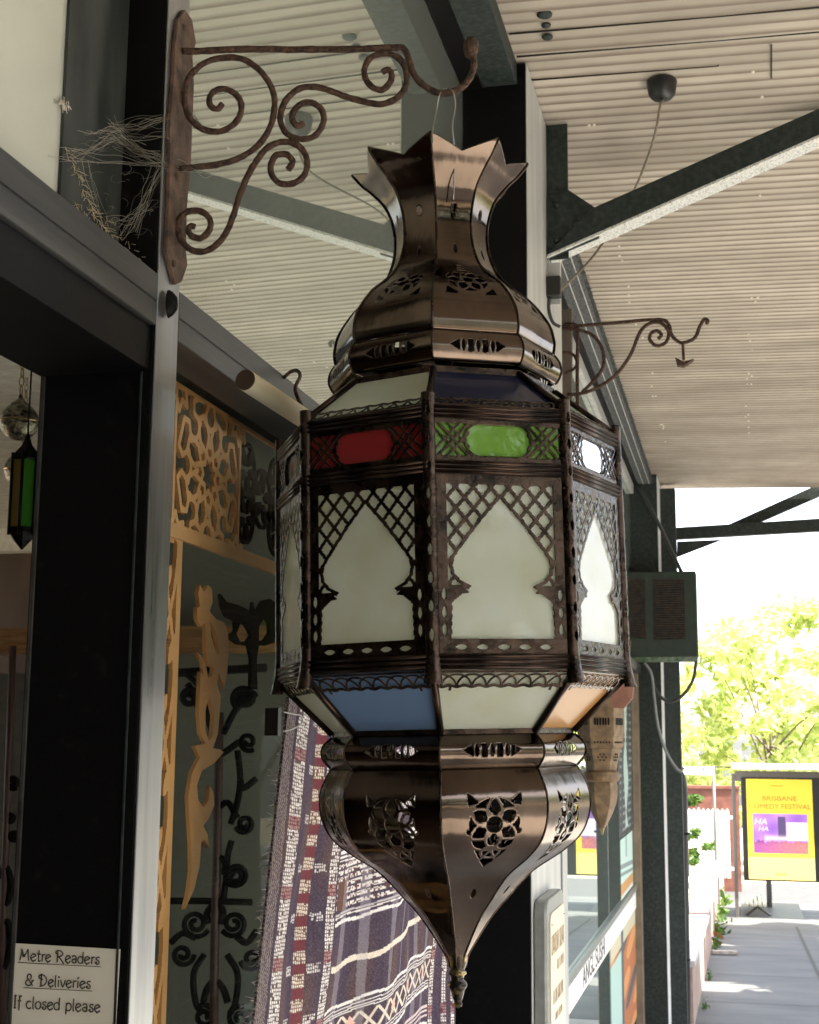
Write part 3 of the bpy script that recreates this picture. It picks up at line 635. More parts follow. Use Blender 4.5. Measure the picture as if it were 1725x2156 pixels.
# --- collars
def collar_h(U, V, L):
    x = U; y = V
    h = np.full(x.shape, -1.)
    for cx in (-.0095, .0095): h = np.maximum(h, sbox(x, y, cx, 0, .0035, .0085))
    for cx in (-.019, 0, .019): h = np.maximum(h, slens(y, x, 0, cx, .0085, .0026))
    for sg in (-1, 1): h = np.maximum(h, np.minimum(sg*x-.0235, (.036-sg*x)*.62-np.abs(y)))
    return h
def collar(name, prof, group=None):
    cs, cR, cZ = prof_map(prof); mid = .5*cs[-1]*(1.04)
    def h(U, V): s = V*cs[-1]; r = np.interp(s, cs, cR); return collar_h(U*r*s8, s-mid, 0)
    def m(U, V): s = V*cs[-1]; r = np.interp(s, cs, cR); return np.stack([r*c8, U*r*s8, np.interp(s, cs, cZ)], -1)
    ring8(fret(name, np.linspace(-1, 1, 101), np.linspace(0, 1, 46), h, m, M['bronze'], la))
    ring8(MB().tube([(r+.0004, 0, z) for r, z in prof[2:-2]], .0013, 6).build('collar_seam', M['bronze_dark'], la), seam=True)
zt, zb = zz(758), zz(820)
collar('upper_collar', smooth_prof([(.1445, zb), (.150, zb+.003), (.1555, zb+(zt-zb)*.38), (.1545, zb+(zt-zb)*.68), (.149, zt-.003), (.1455, zt)], 6))
# --- glazed upper slope, walls and lower slope
RB = .2255
Z = dict(st=1.6+.452-LC[2], sb=1.6+.388-LC[2], r1=1.6+.372-LC[2], r2=1.6+.322-LC[2], r2b=1.6+.306-LC[2], r3=1.6+.098-LC[2], r3b=1.6+.080-LC[2], kb=zz(1546)+.002)
RT, RK = .1445, .1535
AP = RB*c8; HW = RB*s8
def sloped(r0, z0, r1, z1, off=0.):     # map (u in -1..1, t in 0..1) onto the sloping facet
    def m(U, V):
        r = r0+(r1-r0)*V; z = z0+(z1-z0)*V
        nx, nz = (z0-z1), (r1-r0)*c8; l = math.hypot(nx, nz); sg = 1 if nx > 0 else -1
        return np.stack([r*c8+off*sg*nx/l, U*r*s8, z+off*sg*nz/l], -1)
    return m
def pane(name, P, mt, th=.0025):
    P = [np.array(p, float) for p in P]; nrm = np.cross(P[1]-P[0], P[2]-P[0]); nrm /= np.linalg.norm(nrm)
    if nrm[0] > 0: nrm = -nrm
    o = MB().prism(P, nrm*th).build(name, mt, la); return o
def ringpanes(name, P, mats, labels=None):
    o = pane(name, P, M[mats[0]])
    for k in range(8):
        c = o if k == 0 else o.copy()
        if k: C.objects.link(c); c.parent = la; c.data = o.data.copy()
        c.data.materials.clear(); c.data.materials.append(M[mats[k]]); c.rotation_euler = (0, 0, R(45*k))
        if labels and labels[k]: c['label'] = labels[k]
# facet order: 0 = front right, 1 = right, 2.. round the back.., 7 = front left
def sq(m, u0, v0, v1): 
    f = lambda u, v: m(np.array(u), np.array(v)); return [f(-u0, v0), f(u0, v0), f(u0, v1), f(-u0, v1)]
mu = sloped(RT, Z['st'], RB, Z['sb'], -.002)
ringpanes('upper_glass', sq(mu, .97, .02, .99), ['p_navy', 'p_cream', 'p_red', 'p_cream', 'p_blue', 'p_cream', 'p_green', 'p_cream'], ['dark navy sloping pane', None, None, None, None, None, None, 'pale cream sloping pane'])
bz = [np.array((AP-.003, sy*HW*.97, z)) for sy, z in ((-1, Z['r2']), (1, Z['r2']), (1, Z['r1']), (-1, Z['r1']))]
ringpanes('band_glass', bz, ['p_green', 'p_clear', 'p_red', 'p_green', 'p_blue', 'p_red', 'p_navy', 'p_red'], ['bright green band pane', 'clear band pane', None, None, None, None, 'dark navy band pane', 'deep red band pane'])
mz = [np.array((AP-.003, sy*HW*.97, z)) for sy, z in ((-1, Z['r3']), (1, Z['r3']), (1, Z['r2b']), (-1, Z['r2b']))]
ringpanes('arch_glass', mz, ['p_cream', 'p_white']+['p_cream']*4+['p_white', 'p_cream'])
ml = sloped(RB, Z['r3b'], RK, Z['kb'], -.002)
ringpanes('lower_glass', sq(ml, .97, .01, .98), ['p_cream', 'p_amber', 'p_cream', 'p_blue', 'p_cream', 'p_red', 'p_white', 'p_blue'], ['cream sloping pane', 'amber sloping pane', None, None, None, None, 'white sloping pane', 'blue sloping pane'])
# rails: three fine mouldings each
def rail(name, r, z0, z1, nb=3):
    b = MB(); hw = r*s8; ap = r*c8
    b.box((ap-.004, -hw, z0), (ap+.0005, hw, z1))
    for i in range(nb):
        z = z0+(z1-z0)*(i+.5)/nb; b.tube([(ap+.001, -hw, z), (ap+.001, hw, z)], (z1-z0)/nb*.42, 7)
    ring8(b.build(name, M['rail'], la))
rail('top_rail', RB, Z['r1'], Z['sb']); rail('middle_rail', RB, Z['r2b'], Z['r2']); rail('bottom_rail', RB, Z['r3b'], Z['r3'])
b = MB()
for z in (Z['st'],): b.box((RT*c8-.004, -RT*s8, z-.004), (RT*c8+.0015, RT*s8, z+.004))
ring8(b.build('slope_rim', M['bronze_dark'], la))
b = MB().box((RK*c8-.004, -RK*s8, Z['kb']-.0025), (RK*c8+.0015, RK*s8, Z['kb']+.0035)); ring8(b.build('skirt_rim', M['bronze_dark'], la))
# hip bars of both slopes
ring8(MB().tube([(RT+.001, 0, Z['st']), (RB+.001, 0, Z['sb'])], .0042, 6).build('hip_bar', M['rail'], la), seam=True)
ring8(MB().tube([(RB+.001, 0, Z['r3b']), (RK+.001, 0, Z['kb'])], .0046, 6).build('lower_hip_bar', M['rail'], la), seam=True)
# band lattice
BW, BH = HW*.955, (Z['r1']-Z['r2'])
def band_h(U, V):
    x = U*BW; y = (V-.5)*BH; X = np.abs(x)
    reg = sbox(x, y, 0, 0, BW-.0035, BH/2-.004)
    rib = np.abs(np.hypot(np.maximum(X-.022, 0), y)-.0200)
    sc = np.abs(y)-(BH/2-.0055-.0012*np.abs(np.sin(x*420)))
    for c in (.0555,):
        for a in (-1, 1):
            rib = np.minimum(rib, np.abs(y-a*(X-c)*1.05)*.69-.0003)
            rib = np.minimum(rib, np.abs(np.abs(y-a*(X-c)*1.05)-.0115)*.69+np.where(X < .036, 1, 0))
    rib = np.minimum(rib, np.hypot(X-.0425, y)-.0022)
    return np.minimum(np.minimum(reg, rib-.0014), -sc+.0006)
def band_m(U, V): return np.stack([np.full(U.shape, AP), U*BW, Z['r2']+V*BH], -1)
ring8(fret('band_lattice', np.linspace(-1, 1, 161), np.linspace(0, 1, 51), band_h, band_m, M['bronze_dark'], la))
# arch plates
MW, MH = HW*.955, Z['r2b']-Z['r3']
arch = [(.0, .868), (-.30, .735), (-.62, .575), (-.70, .53), (-.725, .485), (-.705, .445), (-.62, .405), (-.46, .372), (-.50, .352), (-.545, .357), (-.50, .335), (-.60, .330), (-.655, .308), (-.72, .295), (-.745, .275), (-.765, .08)]
arch = arch+[(-x, y) for x, y in arch[::-1][:-1]]
def arch_h(U, V):
    x = U*MW; y = V*MH; A = [(px*MW, py*MH) for px, py in arch]
    hole = spoly(x, y, A)+.0006*np.sin(y*700)*np.where(y < .3*MH, 1, .5)
    bar = .0042
    reg = np.minimum(sbox(x, y, 0, .66*MH, .80*MW, .285*MH), -hole-bar)
    X = np.abs(x); rib = np.full(x.shape, 1e9); px_, py_ = .0217, .0252
    t = math.hypot(px_, py_)
    for sg in (-1, 1):
        k = ((X/px_+sg*(y-.868*MH)/py_)+.0); d = np.abs(k-np.round(k)); rib = np.minimum(rib, d*px_*py_/t)
    lat = np.minimum(reg, rib-.0020)
    h = np.maximum(hole, lat)
    for cx in np.linspace(-.62, .62, 5): h = np.maximum(h, slens(x, y, cx*MW, .036*MH, .0078, .0030))
    for cy in (.13, .225, .325): h = np.maximum(h, slens(y, X, cy*MH, .862*MW, .0072, .0027))
    return h
def arch_m(U, V): return np.stack([np.full(U.shape, AP), U*MW, Z['r3']+V*MH], -1)
ring8(fret('arch_plate', np.linspace(-1, 1, 171), np.linspace(0, 1, 231), arch_h, arch_m, M['bronze_dark'], la))
# scalloped aprons of the slopes
def apron(name, mp, r0, length, depth, brackets, flip):
    def h(U, V):
        s = V*depth; t = s/length; x = U*(r0-.0)*s8*.985; X = np.abs(x); c = .0195
        k = np.abs((x/c+50.5) % 1-.5)*c
        e = depth*.80+.0012*np.cos(2*math.pi*x/c)
        reg = np.minimum(s-.0030, e-.0028-s)
        rib = np.full(x.shape, 1e9)
        for q in (-1, 0, 1, 2): rib = np.minimum(rib, np.abs(np.hypot((x/c-np.floor(x/c)-q)*c, s-depth*.80)-c*.97))
        inner = np.minimum(reg, rib-.00125)
        out = s-e-.0012
        if brackets:
            corner = np.hypot(X-(r0*s8*.985-.004), s-depth*.85)
            out = np.minimum(out, np.maximum(np.abs(corner-.014)-.0016, -1)); 
        return np.maximum(inner, out)
    def m(U, V): return mp(U*.985, V*depth/length)
    ring8(fret(name, np.linspace(-1, 1, 171), np.linspace(0, 1, 45), h, m, M['bronze_dark'], la))
Ls = math.hypot(RB-RK, Z['r3b']-Z['kb']); apron('skirt_apron', sloped(RB, Z['r3b'], RK, Z['kb'], .0012), RB, Ls, .031, True, 1)
Lu = math.hypot(RB-RT, Z['st']-Z['sb']); apron('slope_apron', sloped(RB, Z['sb'], RT, Z['st'], .0012), RB, Lu, .021, False, 1)
# corner bars: half tubes with pierced fronts, flared at the foot
zt0, zb0 = 1.6+.402-LC[2], 1.6+.064-LC[2]
BL = zt0-zb0
def cb_h(U, V):
    s = V*BL; h = np.full(U.shape, -1.)
    for k in range(9): h = np.maximum(h, slens(s, U*.0075*1.9, .055+k*.0325, 0, .0068, .0028))
    return h
def cb_m(U, V):
    s = V*BL; fl = np.clip((.045-s)/.045, 0, 1)**2; r = .0082+.003*fl; a = U*R(112)
    return np.stack([RB-.004+r*np.cos(a)*(1)+.004*fl, r*np.sin(a), zb0+s], -1)
ring8(fret('corner_bar', np.linspace(-1, 1, 41), np.linspace(0, 1, 241), cb_h, cb_m, M['bronze_dark'], la), seam=True)
# --- lower collar, bulb and finial
zt, zb = zz(1546), zz(1615)
collar('lower_collar', smooth_prof([(.1555, zb), (.160, zb+.003), (.1685, zb+(zt-zb)*.35), (.168, zb+(zt-zb)*.66), (.1585, zt-.004), (.1535, zt)], 6))
bulb = smooth_prof([(.156, zz(1615)), (.1625, zz(1634)), (.1695, zz(1660)), (.1715, zz(1687)), (.1685, zz(1722)), (.157, zz(1760)), (.134, zz(1793)), (.101, zz(1828)), (.0815, zz(1858)), (.0655, zz(1888)), (.050, zz(1916)), (.035, zz(1951)), (.0205, zz(1990)), (.013, zz(2014)), (.0105, zz(2034))], 8)
us_, uR, uZ = prof_map(bulb)
def bulb_h(U, V):
    s = V*us_[-1]; r = np.interp(s, us_, uR); x = U*r*s8
    s0 = np.interp(-zz(1722), -uZ, us_); y = s-s0; r0 = .031
    d = r0-np.hypot(x, y)
    tip = np.minimum(np.minimum((2.35*r0-y)*.52-np.abs(x), y-.2*r0), 1)
    reg = np.maximum(d, tip)
    rib = np.full(x.shape, 1e9)
    for k in range(6):
        a = k*math.pi/3; rib = np.minimum(rib, np.abs(np.hypot(x-.60*r0*math.cos(a), y-.60*r0*math.sin(a))-.60*r0))
    rib = np.where(np.hypot(x, y) < .36*r0, np.abs(np.hypot(x, y)-.38*r0), rib)
    rib = np.minimum(rib, np.where(y > .8*r0, np.abs(np.hypot(x, y-1.28*r0)-.36*r0), 1e9))
    rib = np.minimum(rib, np.where(y > .9*r0, np.abs(np.abs(x)-(y-1.1*r0)*.45), 1e9))
    h = np.minimum(reg, rib-.0020)
    for sg in (-1, 1): h = np.maximum(h, spoly(x, y, [(sg*.019, -.0255), (sg*.033, -.037), (sg*.0325, -.0225)]))
    s1 = np.interp(-zz(1868), -uZ, us_); h = np.maximum(h, slens(s, x, s1, 0, .0085, .0034))
    return h
def bulb_m(U, V):
    s = V*us_[-1]; r = np.interp(s, us_, uR); return np.stack([r*c8, U*r*s8, np.interp(s, us_, uZ)], -1)
ring8(fret('bulb_facet', np.linspace(-1, 1, 111), np.linspace(0, 1, 181), bulb_h, bulb_m, M['bronze'], la))
ring8(MB().tube([(r+.0005, 0, z) for r, z in bulb], .0016, 6).build('bulb_seam', M['bronze_dark'], la), seam=True)
MB().lathe([(.0145, zz(2008)), (.0125, zz(2030)), (.0095, zz(2040)), (.0095, zz(2043)), (.0115, zz(2046)), (.0115, zz(2050)), (.0085, zz(2054)), (.008, zz(2062)), (.0115, zz(2068)), (.0125, zz(2074)), (.0105, zz(2081)), (.0085, zz(2086)), (.0075, zz(2094)), (.006, zz(2104)), (.004, zz(2108)), (.0055, zz(2112)), (.005, zz(2119)), (.001, zz(2122))], 20).build('finial', mat('finial_brass', (.03, .025, .02), .3, .9, scale=70, col2=(.5, .36, .15), lo=.5, hi=.7), la)
# light holder inside, so that the pierced holes look into something dark
MB().lathe([(.02, zz(560)), (.05, zz(700)), (.05, zz(740)), (.012, zz(760)), (.012, zz(900)), (.02, zz(905)), (.02, zz(950)), (.001, zz(952))], 20).build('lamp_holder', M['black'], la)
# hanging wires (in the lantern's own space)
inv = la.matrix_world.inverted()
def L(p): return tuple(inv @ Vector(p))
hw_ = onB([(930, 192)])[0]
w1 = spline([atD(911, 300, 1.71), atD(911, 275, 1.73), onB([(918, 240)])[0], onB([(925, 205)])[0]+bn*-.005, onB([(938, 186)])[0], onB([(953, 196)])[0]+bn*-.006, onB([(959, 222)])[0], onB([(953, 265)])[0], atD(957, 320, 1.80), atD(955, 420, 1.80)], 6)
MB().tube([L(p) for p in w1], .0009, 6).build('hanging_wire', M['wire'], la)

# ================================================================== WINDOW DISPLAY
def flat(name, polys, X, th, m, parent=None):      # cut-out board from outlines (first is the outer edge), standing in a plane facing the street
    cu = bpy.data.curves.new(name, 'CURVE'); cu.dimensions = '2D'; cu.fill_mode = 'BOTH'; cu.extrude = th/2
    for P in polys:
        sp = cu.splines.new('POLY'); sp.points.add(len(P)-1); sp.use_cyclic_u = True
        for i, (a, b2) in enumerate(P): sp.points[i].co = (a, b2, 0, 1)
    t = bpy.data.objects.new(name, cu); C.objects.link(t); bpy.context.view_layer.update()
    me = bpy.data.meshes.new_from_object(t.evaluated_get(bpy.context.evaluated_depsgraph_get())); bpy.data.objects.remove(t)
    me.name = name; me.transform(Matrix(((0, 0, 1, X), (1, 0, 0, 0), (0, 1, 0, 0), (0, 0, 0, 1)))); me.materials.clear(); me.materials.append(m)
    o = bpy.data.objects.new(name, me); C.objects.link(o)
    if parent: o.parent = parent
    return o
PXX = -.79
fs = empty('fretwork_arch', (PXX, 1.9, .2), 'copper coloured cut out arch with an eight pointed star lattice, standing inside the shop window', 'fretwork panel')
yc, zc = 1.968, 2.002       # centre of the star
y0p, y1p, z0p, z1p = 1.80, 2.62, 1.888, 2.118
def star_h(U, V, floral=False):
    y = y0p+U*(y1p-y0p); z = z0p+V*(z1p-z0p); x = y-yc; t = z-zc
    R0 = .125
    def star(n, ro, ri, ph): return [((ro if i % 2 == 0 else ri)*math.cos(ph+math.pi*i/n), (ro if i % 2 == 0 else ri)*math.sin(ph+math.pi*i/n)) for i in range(2*n)]
    c = star(8, .036, .024, R(22.5)); tb = .0045
    rib = dpoly(x, t, c)
    pent = [(.030, 0), (.052, .0165), (.078, .012), (.078, -.012), (.052, -.0165)]
    for k in range(8):
        ca, sa = math.cos(R(45*k+22.5)), math.sin(R(45*k+22.5))
        T = lambda L_: [(ca*p-sa*q_, sa*p+ca*q_) for p, q_ in L_]
        rib = np.minimum(rib, dpoly(x, t, T([(.036, 0), (.058, .0185), (.092, .016), (.092, -.016), (.058, -.0185)])))
        rib = np.minimum(rib, dpoly(x, t, T([(.092, .016), (.104, .030), (.122, .024), (.122, -.024), (.104, -.030), (.092, -.016)]), False))
        ca, sa = math.cos(R(45*k)), math.sin(R(45*k))
        rib = np.minimum(rib, dpoly(x, t, T([(.046, 0), (.060, .0055)]), False))
        rib = np.minimum(rib, dpoly(x, t, T([(.082, .024), (.072, 0), (.082, -.024)]), False))
    for sx_ in (-1, 1):
        for sz_ in (-1, 1):
            cs_ = star(8, .042, .027, 0); rib = np.minimum(rib, dpoly(x, t, [(sx_*.125+p, sz_*.118+q_) for p, q_ in cs_]))
        rib = np.minimum(rib, dseg(x, t, (sx_*.135, -.2), (sx_*.135, .2))+.0005)
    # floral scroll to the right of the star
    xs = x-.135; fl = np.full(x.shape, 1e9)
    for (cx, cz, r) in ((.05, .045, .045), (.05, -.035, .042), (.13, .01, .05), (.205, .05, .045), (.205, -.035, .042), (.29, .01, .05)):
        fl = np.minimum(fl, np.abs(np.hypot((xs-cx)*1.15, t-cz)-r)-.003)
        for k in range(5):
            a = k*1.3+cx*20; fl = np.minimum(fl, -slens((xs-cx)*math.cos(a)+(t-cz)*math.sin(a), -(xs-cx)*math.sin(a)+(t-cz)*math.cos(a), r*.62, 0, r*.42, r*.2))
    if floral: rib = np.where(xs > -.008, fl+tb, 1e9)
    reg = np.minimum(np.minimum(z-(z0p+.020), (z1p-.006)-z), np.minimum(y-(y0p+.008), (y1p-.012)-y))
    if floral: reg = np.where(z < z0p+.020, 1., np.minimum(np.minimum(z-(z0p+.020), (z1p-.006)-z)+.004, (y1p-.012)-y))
    return np.minimum(reg, rib-tb)
def star_m(U, V): return np.stack([np.full(U.shape, PXX), y0p+U*(y1p-y0p), z0p+V*(z1p-z0p)], -1)
fret('star_panel', np.linspace(0, 1, 601), np.linspace(0, 1, 191), star_h, star_m, M['copper'], fs, solid=.006, smooth=False)
fl_o = fret('shaded_floral_panel', np.linspace(0, 1, 401), np.linspace(0, 1, 151), lambda U, V: star_h(U, V, True), lambda U, V: star_m(U, V)+np.array([-.004, 0, 0]), M['copper_shade'], fs, solid=.006, smooth=False); fl_o['label'] = 'floral scroll panel right of the star, darkened to carry the shade'  # separate dark panel stands in for the shade over this half
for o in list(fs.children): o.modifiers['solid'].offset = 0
sy0, sy1, sz0, sz1 = 1.790, 1.872, .3, 1.887
def strip_h(U, V):
    y = U*(sy1-sy0); z = V*(sz1-sz0); x = y-.045; wv = .022*np.sin(z*17); 
    rib = np.minimum(np.abs(x-wv), np.abs(x+wv))-.001
    for k in range(18):
        cz = .092*k+.05; sg = 1 if k % 2 else -1
        rib = np.minimum(rib, -slens((x-sg*.016)*.55+(z-cz)*.84, (x-sg*.016)*.84-(z-cz)*.55, 0, 0, .024, .0075))
    reg = np.minimum(np.minimum(y-.006, (sy1-sy0-.016)-y), np.minimum(z-.01, (sz1-sz0-.004)-z))
    return np.minimum(reg, rib-.004)
def strip_m(U, V): return np.stack([np.full(U.shape, PXX+.0005), sy0+U*(sy1-sy0), sz0+V*(sz1-sz0)], -1)
o = fret('upright_strip', np.linspace(0, 1, 51), np.linspace(0, 1, 601), strip_h, strip_m, M['copper'], fs, solid=.006, smooth=False); o.modifiers['solid'].offset = 0
rel(fs)
Zp = lambda L_: [tuple(atX(344.8+.3085*x, 786.3+.3085*y, PXX+.004)[1:]) for x, y in L_]
Z6 = lambda L_: [tuple(atX(.3857*x, 1391+.3857*y, PXX+.004)[1:]) for x, y in L_]
cg = empty('calligraphy_cutout', (PXX, 1.95, 1.2), 'tall copper coloured calligraphy cut-out with curling strokes and two pointed tips', 'cut-out')
outer = Zp([(235, 1440), (262, 1492), (292, 1446), (318, 1470), (322, 1560), (302, 1622), (345, 1676), (400, 1698), (425, 1760), (432, 1850), (428, 1960), (420, 2060), (400, 2156)])
outer += Z6([(1185, 60), (1175, 130), (1195, 190), (1192, 260), (1180, 400), (1152, 478), (1192, 484), (1212, 500), (1160, 560), (1092, 602), (1066, 680), (1072, 760), (1100, 800), (1130, 760), (1136, 682), (1156, 720), (1160, 790), (1130, 862), (1102, 902), (1124, 950), (1132, 1022), (1106, 976), (1090, 990), (1080, 1120), (1050, 1250), (1000, 1358), (1022, 1258), (1036, 1150), (1034, 1000), (1024, 850), (1018, 740), (1040, 610), (1082, 528), (1054, 468), (1112, 452), (1086, 400), (1076, 280), (1082, 150), (1086, 60)])
outer += Zp([(262, 2070), (255, 1970), (212, 1905), (245, 1925), (275, 1990), (292, 2080), (318, 2060), (330, 2010), (288, 1985), (276, 1890), (274, 1760), (270, 1702), (242, 1728), (216, 1680), (214, 1602), (234, 1588), (222, 1500)])
ho1 = Zp([(302, 1690), (340, 1760), (362, 1850), (364, 1920), (342, 1900), (312, 1790)]); ho2 = Z6([(1136, 205), (1158, 300), (1150, 410), (1130, 440), (1112, 380), (1112, 275), (1124, 220)])
flat('stroke', [outer, ho1, ho2], PXX+.004, .006, M['copper'], cg); rel(cg)
c2 = empty('calligraphy_cutout', (PXX, 2.2, 1.5), 'dark calligraphy cut-out with two round eyes, close beside the lantern', 'cut-out')
o2 = Zp([(378, 1505), (420, 1560), (500, 1580), (560, 1610), (590, 1650), (600, 1560), (615, 1640), (640, 1600), (670, 1550), (720, 1540), (800, 1600), (810, 1720), (760, 1830), (680, 1860), (640, 1850), (625, 1950), (630, 2156), (585, 2156), (590, 1950), (570, 1860), (500, 1850), (430, 1800), (480, 1760), (480, 1690), (420, 1660), (390, 1590)])
flat('stroke', [o2, Zp([(520, 1690), (560, 1730), (590, 1790), (560, 1830), (510, 1830), (485, 1780)]), Zp([(680, 1660), (710, 1700), (715, 1770), (680, 1820), (640, 1830), (640, 1730)])], PXX+.004, .006, M['copper_shade'], c2); rel(c2)
# wrought iron grille at the back of the display
gg = empty('iron_grille', (-1.6, 3.6, 0), 'black wrought iron scroll grille with red oxide rods, behind the shop window', 'grille')
def onG(pts, Y=3.62): return [atY(x, y, Y) for x, y in pts]
def spir(cx, cy, r, turns=1.9, a0=0., sg=1, n=26): return [(cx+r*(1-.8*i/n)*math.cos(a0+sg*turns*2*math.pi*i/n), cy+r*(1-.8*i/n)*math.sin(a0+sg*turns*2*math.pi*i/n)) for i in range(n+1)]
MB().tube(onG([(462, 1500), (458, 1760), (452, 2000), (449, 2300)]), .013, 8).build('upright_rod', M['irred'], gg)
MB().tube(onG([(27, 1360), (17, 1650), (8, 1900), (0, 2300)]), .011, 8).build('upright_rod', M['irred'], gg)
MB().tube(onG([(350, 1897), (420, 1897), (530, 1900)]), .009, 8).build('cross_bar', M['iron'], gg)
MB().tube(onG([(360, 1418), (450, 1412), (560, 1406)]), .012, 8).build('cross_bar', M['iron'], gg)
for c in ([(497, 1842, 25, 2, 2.5, -1)], [(523, 1562, 20, 1.4, 1, 1)], [(412, 1945, 30, 1.7, .5, 1)], [(492, 1945, 28, 1.7, 2.6, -1)], [(515, 1735, 20, 1.5, 2.8, -1)], [(385, 2010, 24, 1.5, 0, 1)], [(530, 2020, 24, 1.5, 3, -1)], [(430, 2140, 26, 1.5, 4, 1)], [(505, 2145, 26, 1.5, 5, -1)], [(27, 1648, 14, 2, 1, 1)], [(20, 1722, 11, 1.6, 3, -1)], [(30, 1760, 10, 1.6, 1, 1)]):
    MB().tube(onG(spir(*c[0])), .0075, 6).build('scroll', M['iron'], gg)
for pts in ([(500, 1580), (506, 1640), (500, 1690), (486, 1735)], [(488, 1770), (480, 1800), (476, 1850), (470, 1897)], [(430, 2010), (408, 2050), (412, 2110), (428, 2135)], [(478, 2010), (500, 2050), (496, 2110), (484, 2135)], [(372, 1412), (400, 1425), (430, 1460), (445, 1500)], [(0, 1905), (16, 1900), (24, 1860), (10, 1820), (4, 1850)], [(2, 1960), (16, 1940), (22, 1990), (8, 2040)]):
    MB().tube(onG(spline(pts, 6)), .009, 6).build('scroll', M['iron'], gg)
for pts in ([(461, 1592), (482, 1578), (503, 1562)], [(459, 1702), (480, 1690), (500, 1722)], [(457, 1802), (474, 1815), (473, 1842)], [(455, 1897), (436, 1922), (440, 1945)], [(455, 1897), (470, 1920), (464, 1945)], [(452, 2062), (436, 2082), (428, 2110)], [(452, 2062), (470, 2082), (480, 2112)], [(395, 1440), (432, 1500), (455, 1565)], [(540, 1460), (500, 1490), (470, 1545)], spir(515, 1470, 26, 1.6, 2, 1), spir(400, 1470, 22, 1.6, 1, -1), [(540, 1640), (512, 1660), (506, 1640)], [(360, 1985), (385, 1965), (412, 1975)], [(498, 1972), (520, 1985), (540, 1960)]):
    MB().tube(onG(spline(pts, 4)), .0095, 6).build('scroll', M['iron'], gg)
rel(gg)

# ================================================================== DOWEL, RUG, CLIP
dw = empty('timber_dowel', atD(517, 800, 1.72), 'raw round timber dowel hung below the window transom, cut end showing', 'dowel')
a = atX(517, 800, -.622); e1 = atX(642, 882, -.600); d = (e1-a)/np.linalg.norm(e1-a); e2 = a+d*1.15
MB().tube([a, a+d*.3, a+d*.7, e2], .0145, 20).build('rod', M['dowel'], dw)
MB().tube([a-d*.0015, a+d*.001], .0141, 20).build('end_grain', M['dowelend'], dw)
rel(dw)
hk2 = empty('rod_hook', atX(618, 790, -.65), 'bent rusty wire hook holding the dowel under the transom', 'hook')
p1 = a+d*.225
MB().tube(spline([atX(598, 795, -.688), atX(612, 783, -.68), atX(625, 780, -.66), atX(632, 792, -.64), atX(622, 822, -.625), p1+[-.014, 0, .016], p1+[-.016, 0, -.004], p1+[0, 0, -.0165], p1+[.015, 0, -.004], p1+[.013, 0, .008]], 6), .003, 7).build('wire', M['rust'], hk2); rel(hk2)
rb2 = empty('rod_binding', p1, 'dark cord binding wound round the dowel beside the lantern and hanging down', 'binding')
b = MB()
for i in range(6): b.tube([p1+d*(.03+.006*i)+.0165*np.array([math.cos(t), 0, math.sin(t)]) for t in np.linspace(0, 2*math.pi, 14)[:-1]], .0034, 6, closed=True)
b.build('winding', M['rust'], rb2)
q1 = p1+d*.04; MB().tube(spline([q1+[0, 0, -.014], q1+[-.003, 0, -.06], q1+[.003, 0, -.12], q1+[-.002, 0, -.19]], 6), .008, 7, wob=.15).build('tail', M['rust'], rb2); rel(rb2)
TL, BLc = np.array([-.640, 2.045, 2.085]), np.array([-.669, 1.878, 1.15])
dt = (BLc-TL); Hh = np.linalg.norm(dt); dt = dt/Hh; HR = Hh+.25
ud = np.array([math.sin(R(8.5)), math.cos(R(8.5)), 0]); nn = np.array([math.cos(R(8.5)), -math.sin(R(8.5)), 0]); WR = .80
def rugP(U, V):
    s = U*WR; t = V*HR
    # keep the top on the dowel, let the folds grow downwards
    k = np.clip(t/.5, 0, 1)
    fold = (.012*np.sin(s*16+1.2)+.010*np.sin(s*31+t*1.2)+.006*np.sin(s*9-t*3))*k+.003*np.sin(t*21+s*13)*k+.022*np.exp(-((s-.52)/.05)**2)*k
    sag = -.02*np.sin(s*7)*k
    fold = fold*np.clip(s/.12, 0, 1)
    P = TL[None, None, :]+s[..., None]*ud+t[..., None]*dt+fold[..., None]*nn
    P[..., 2] += sag; return P
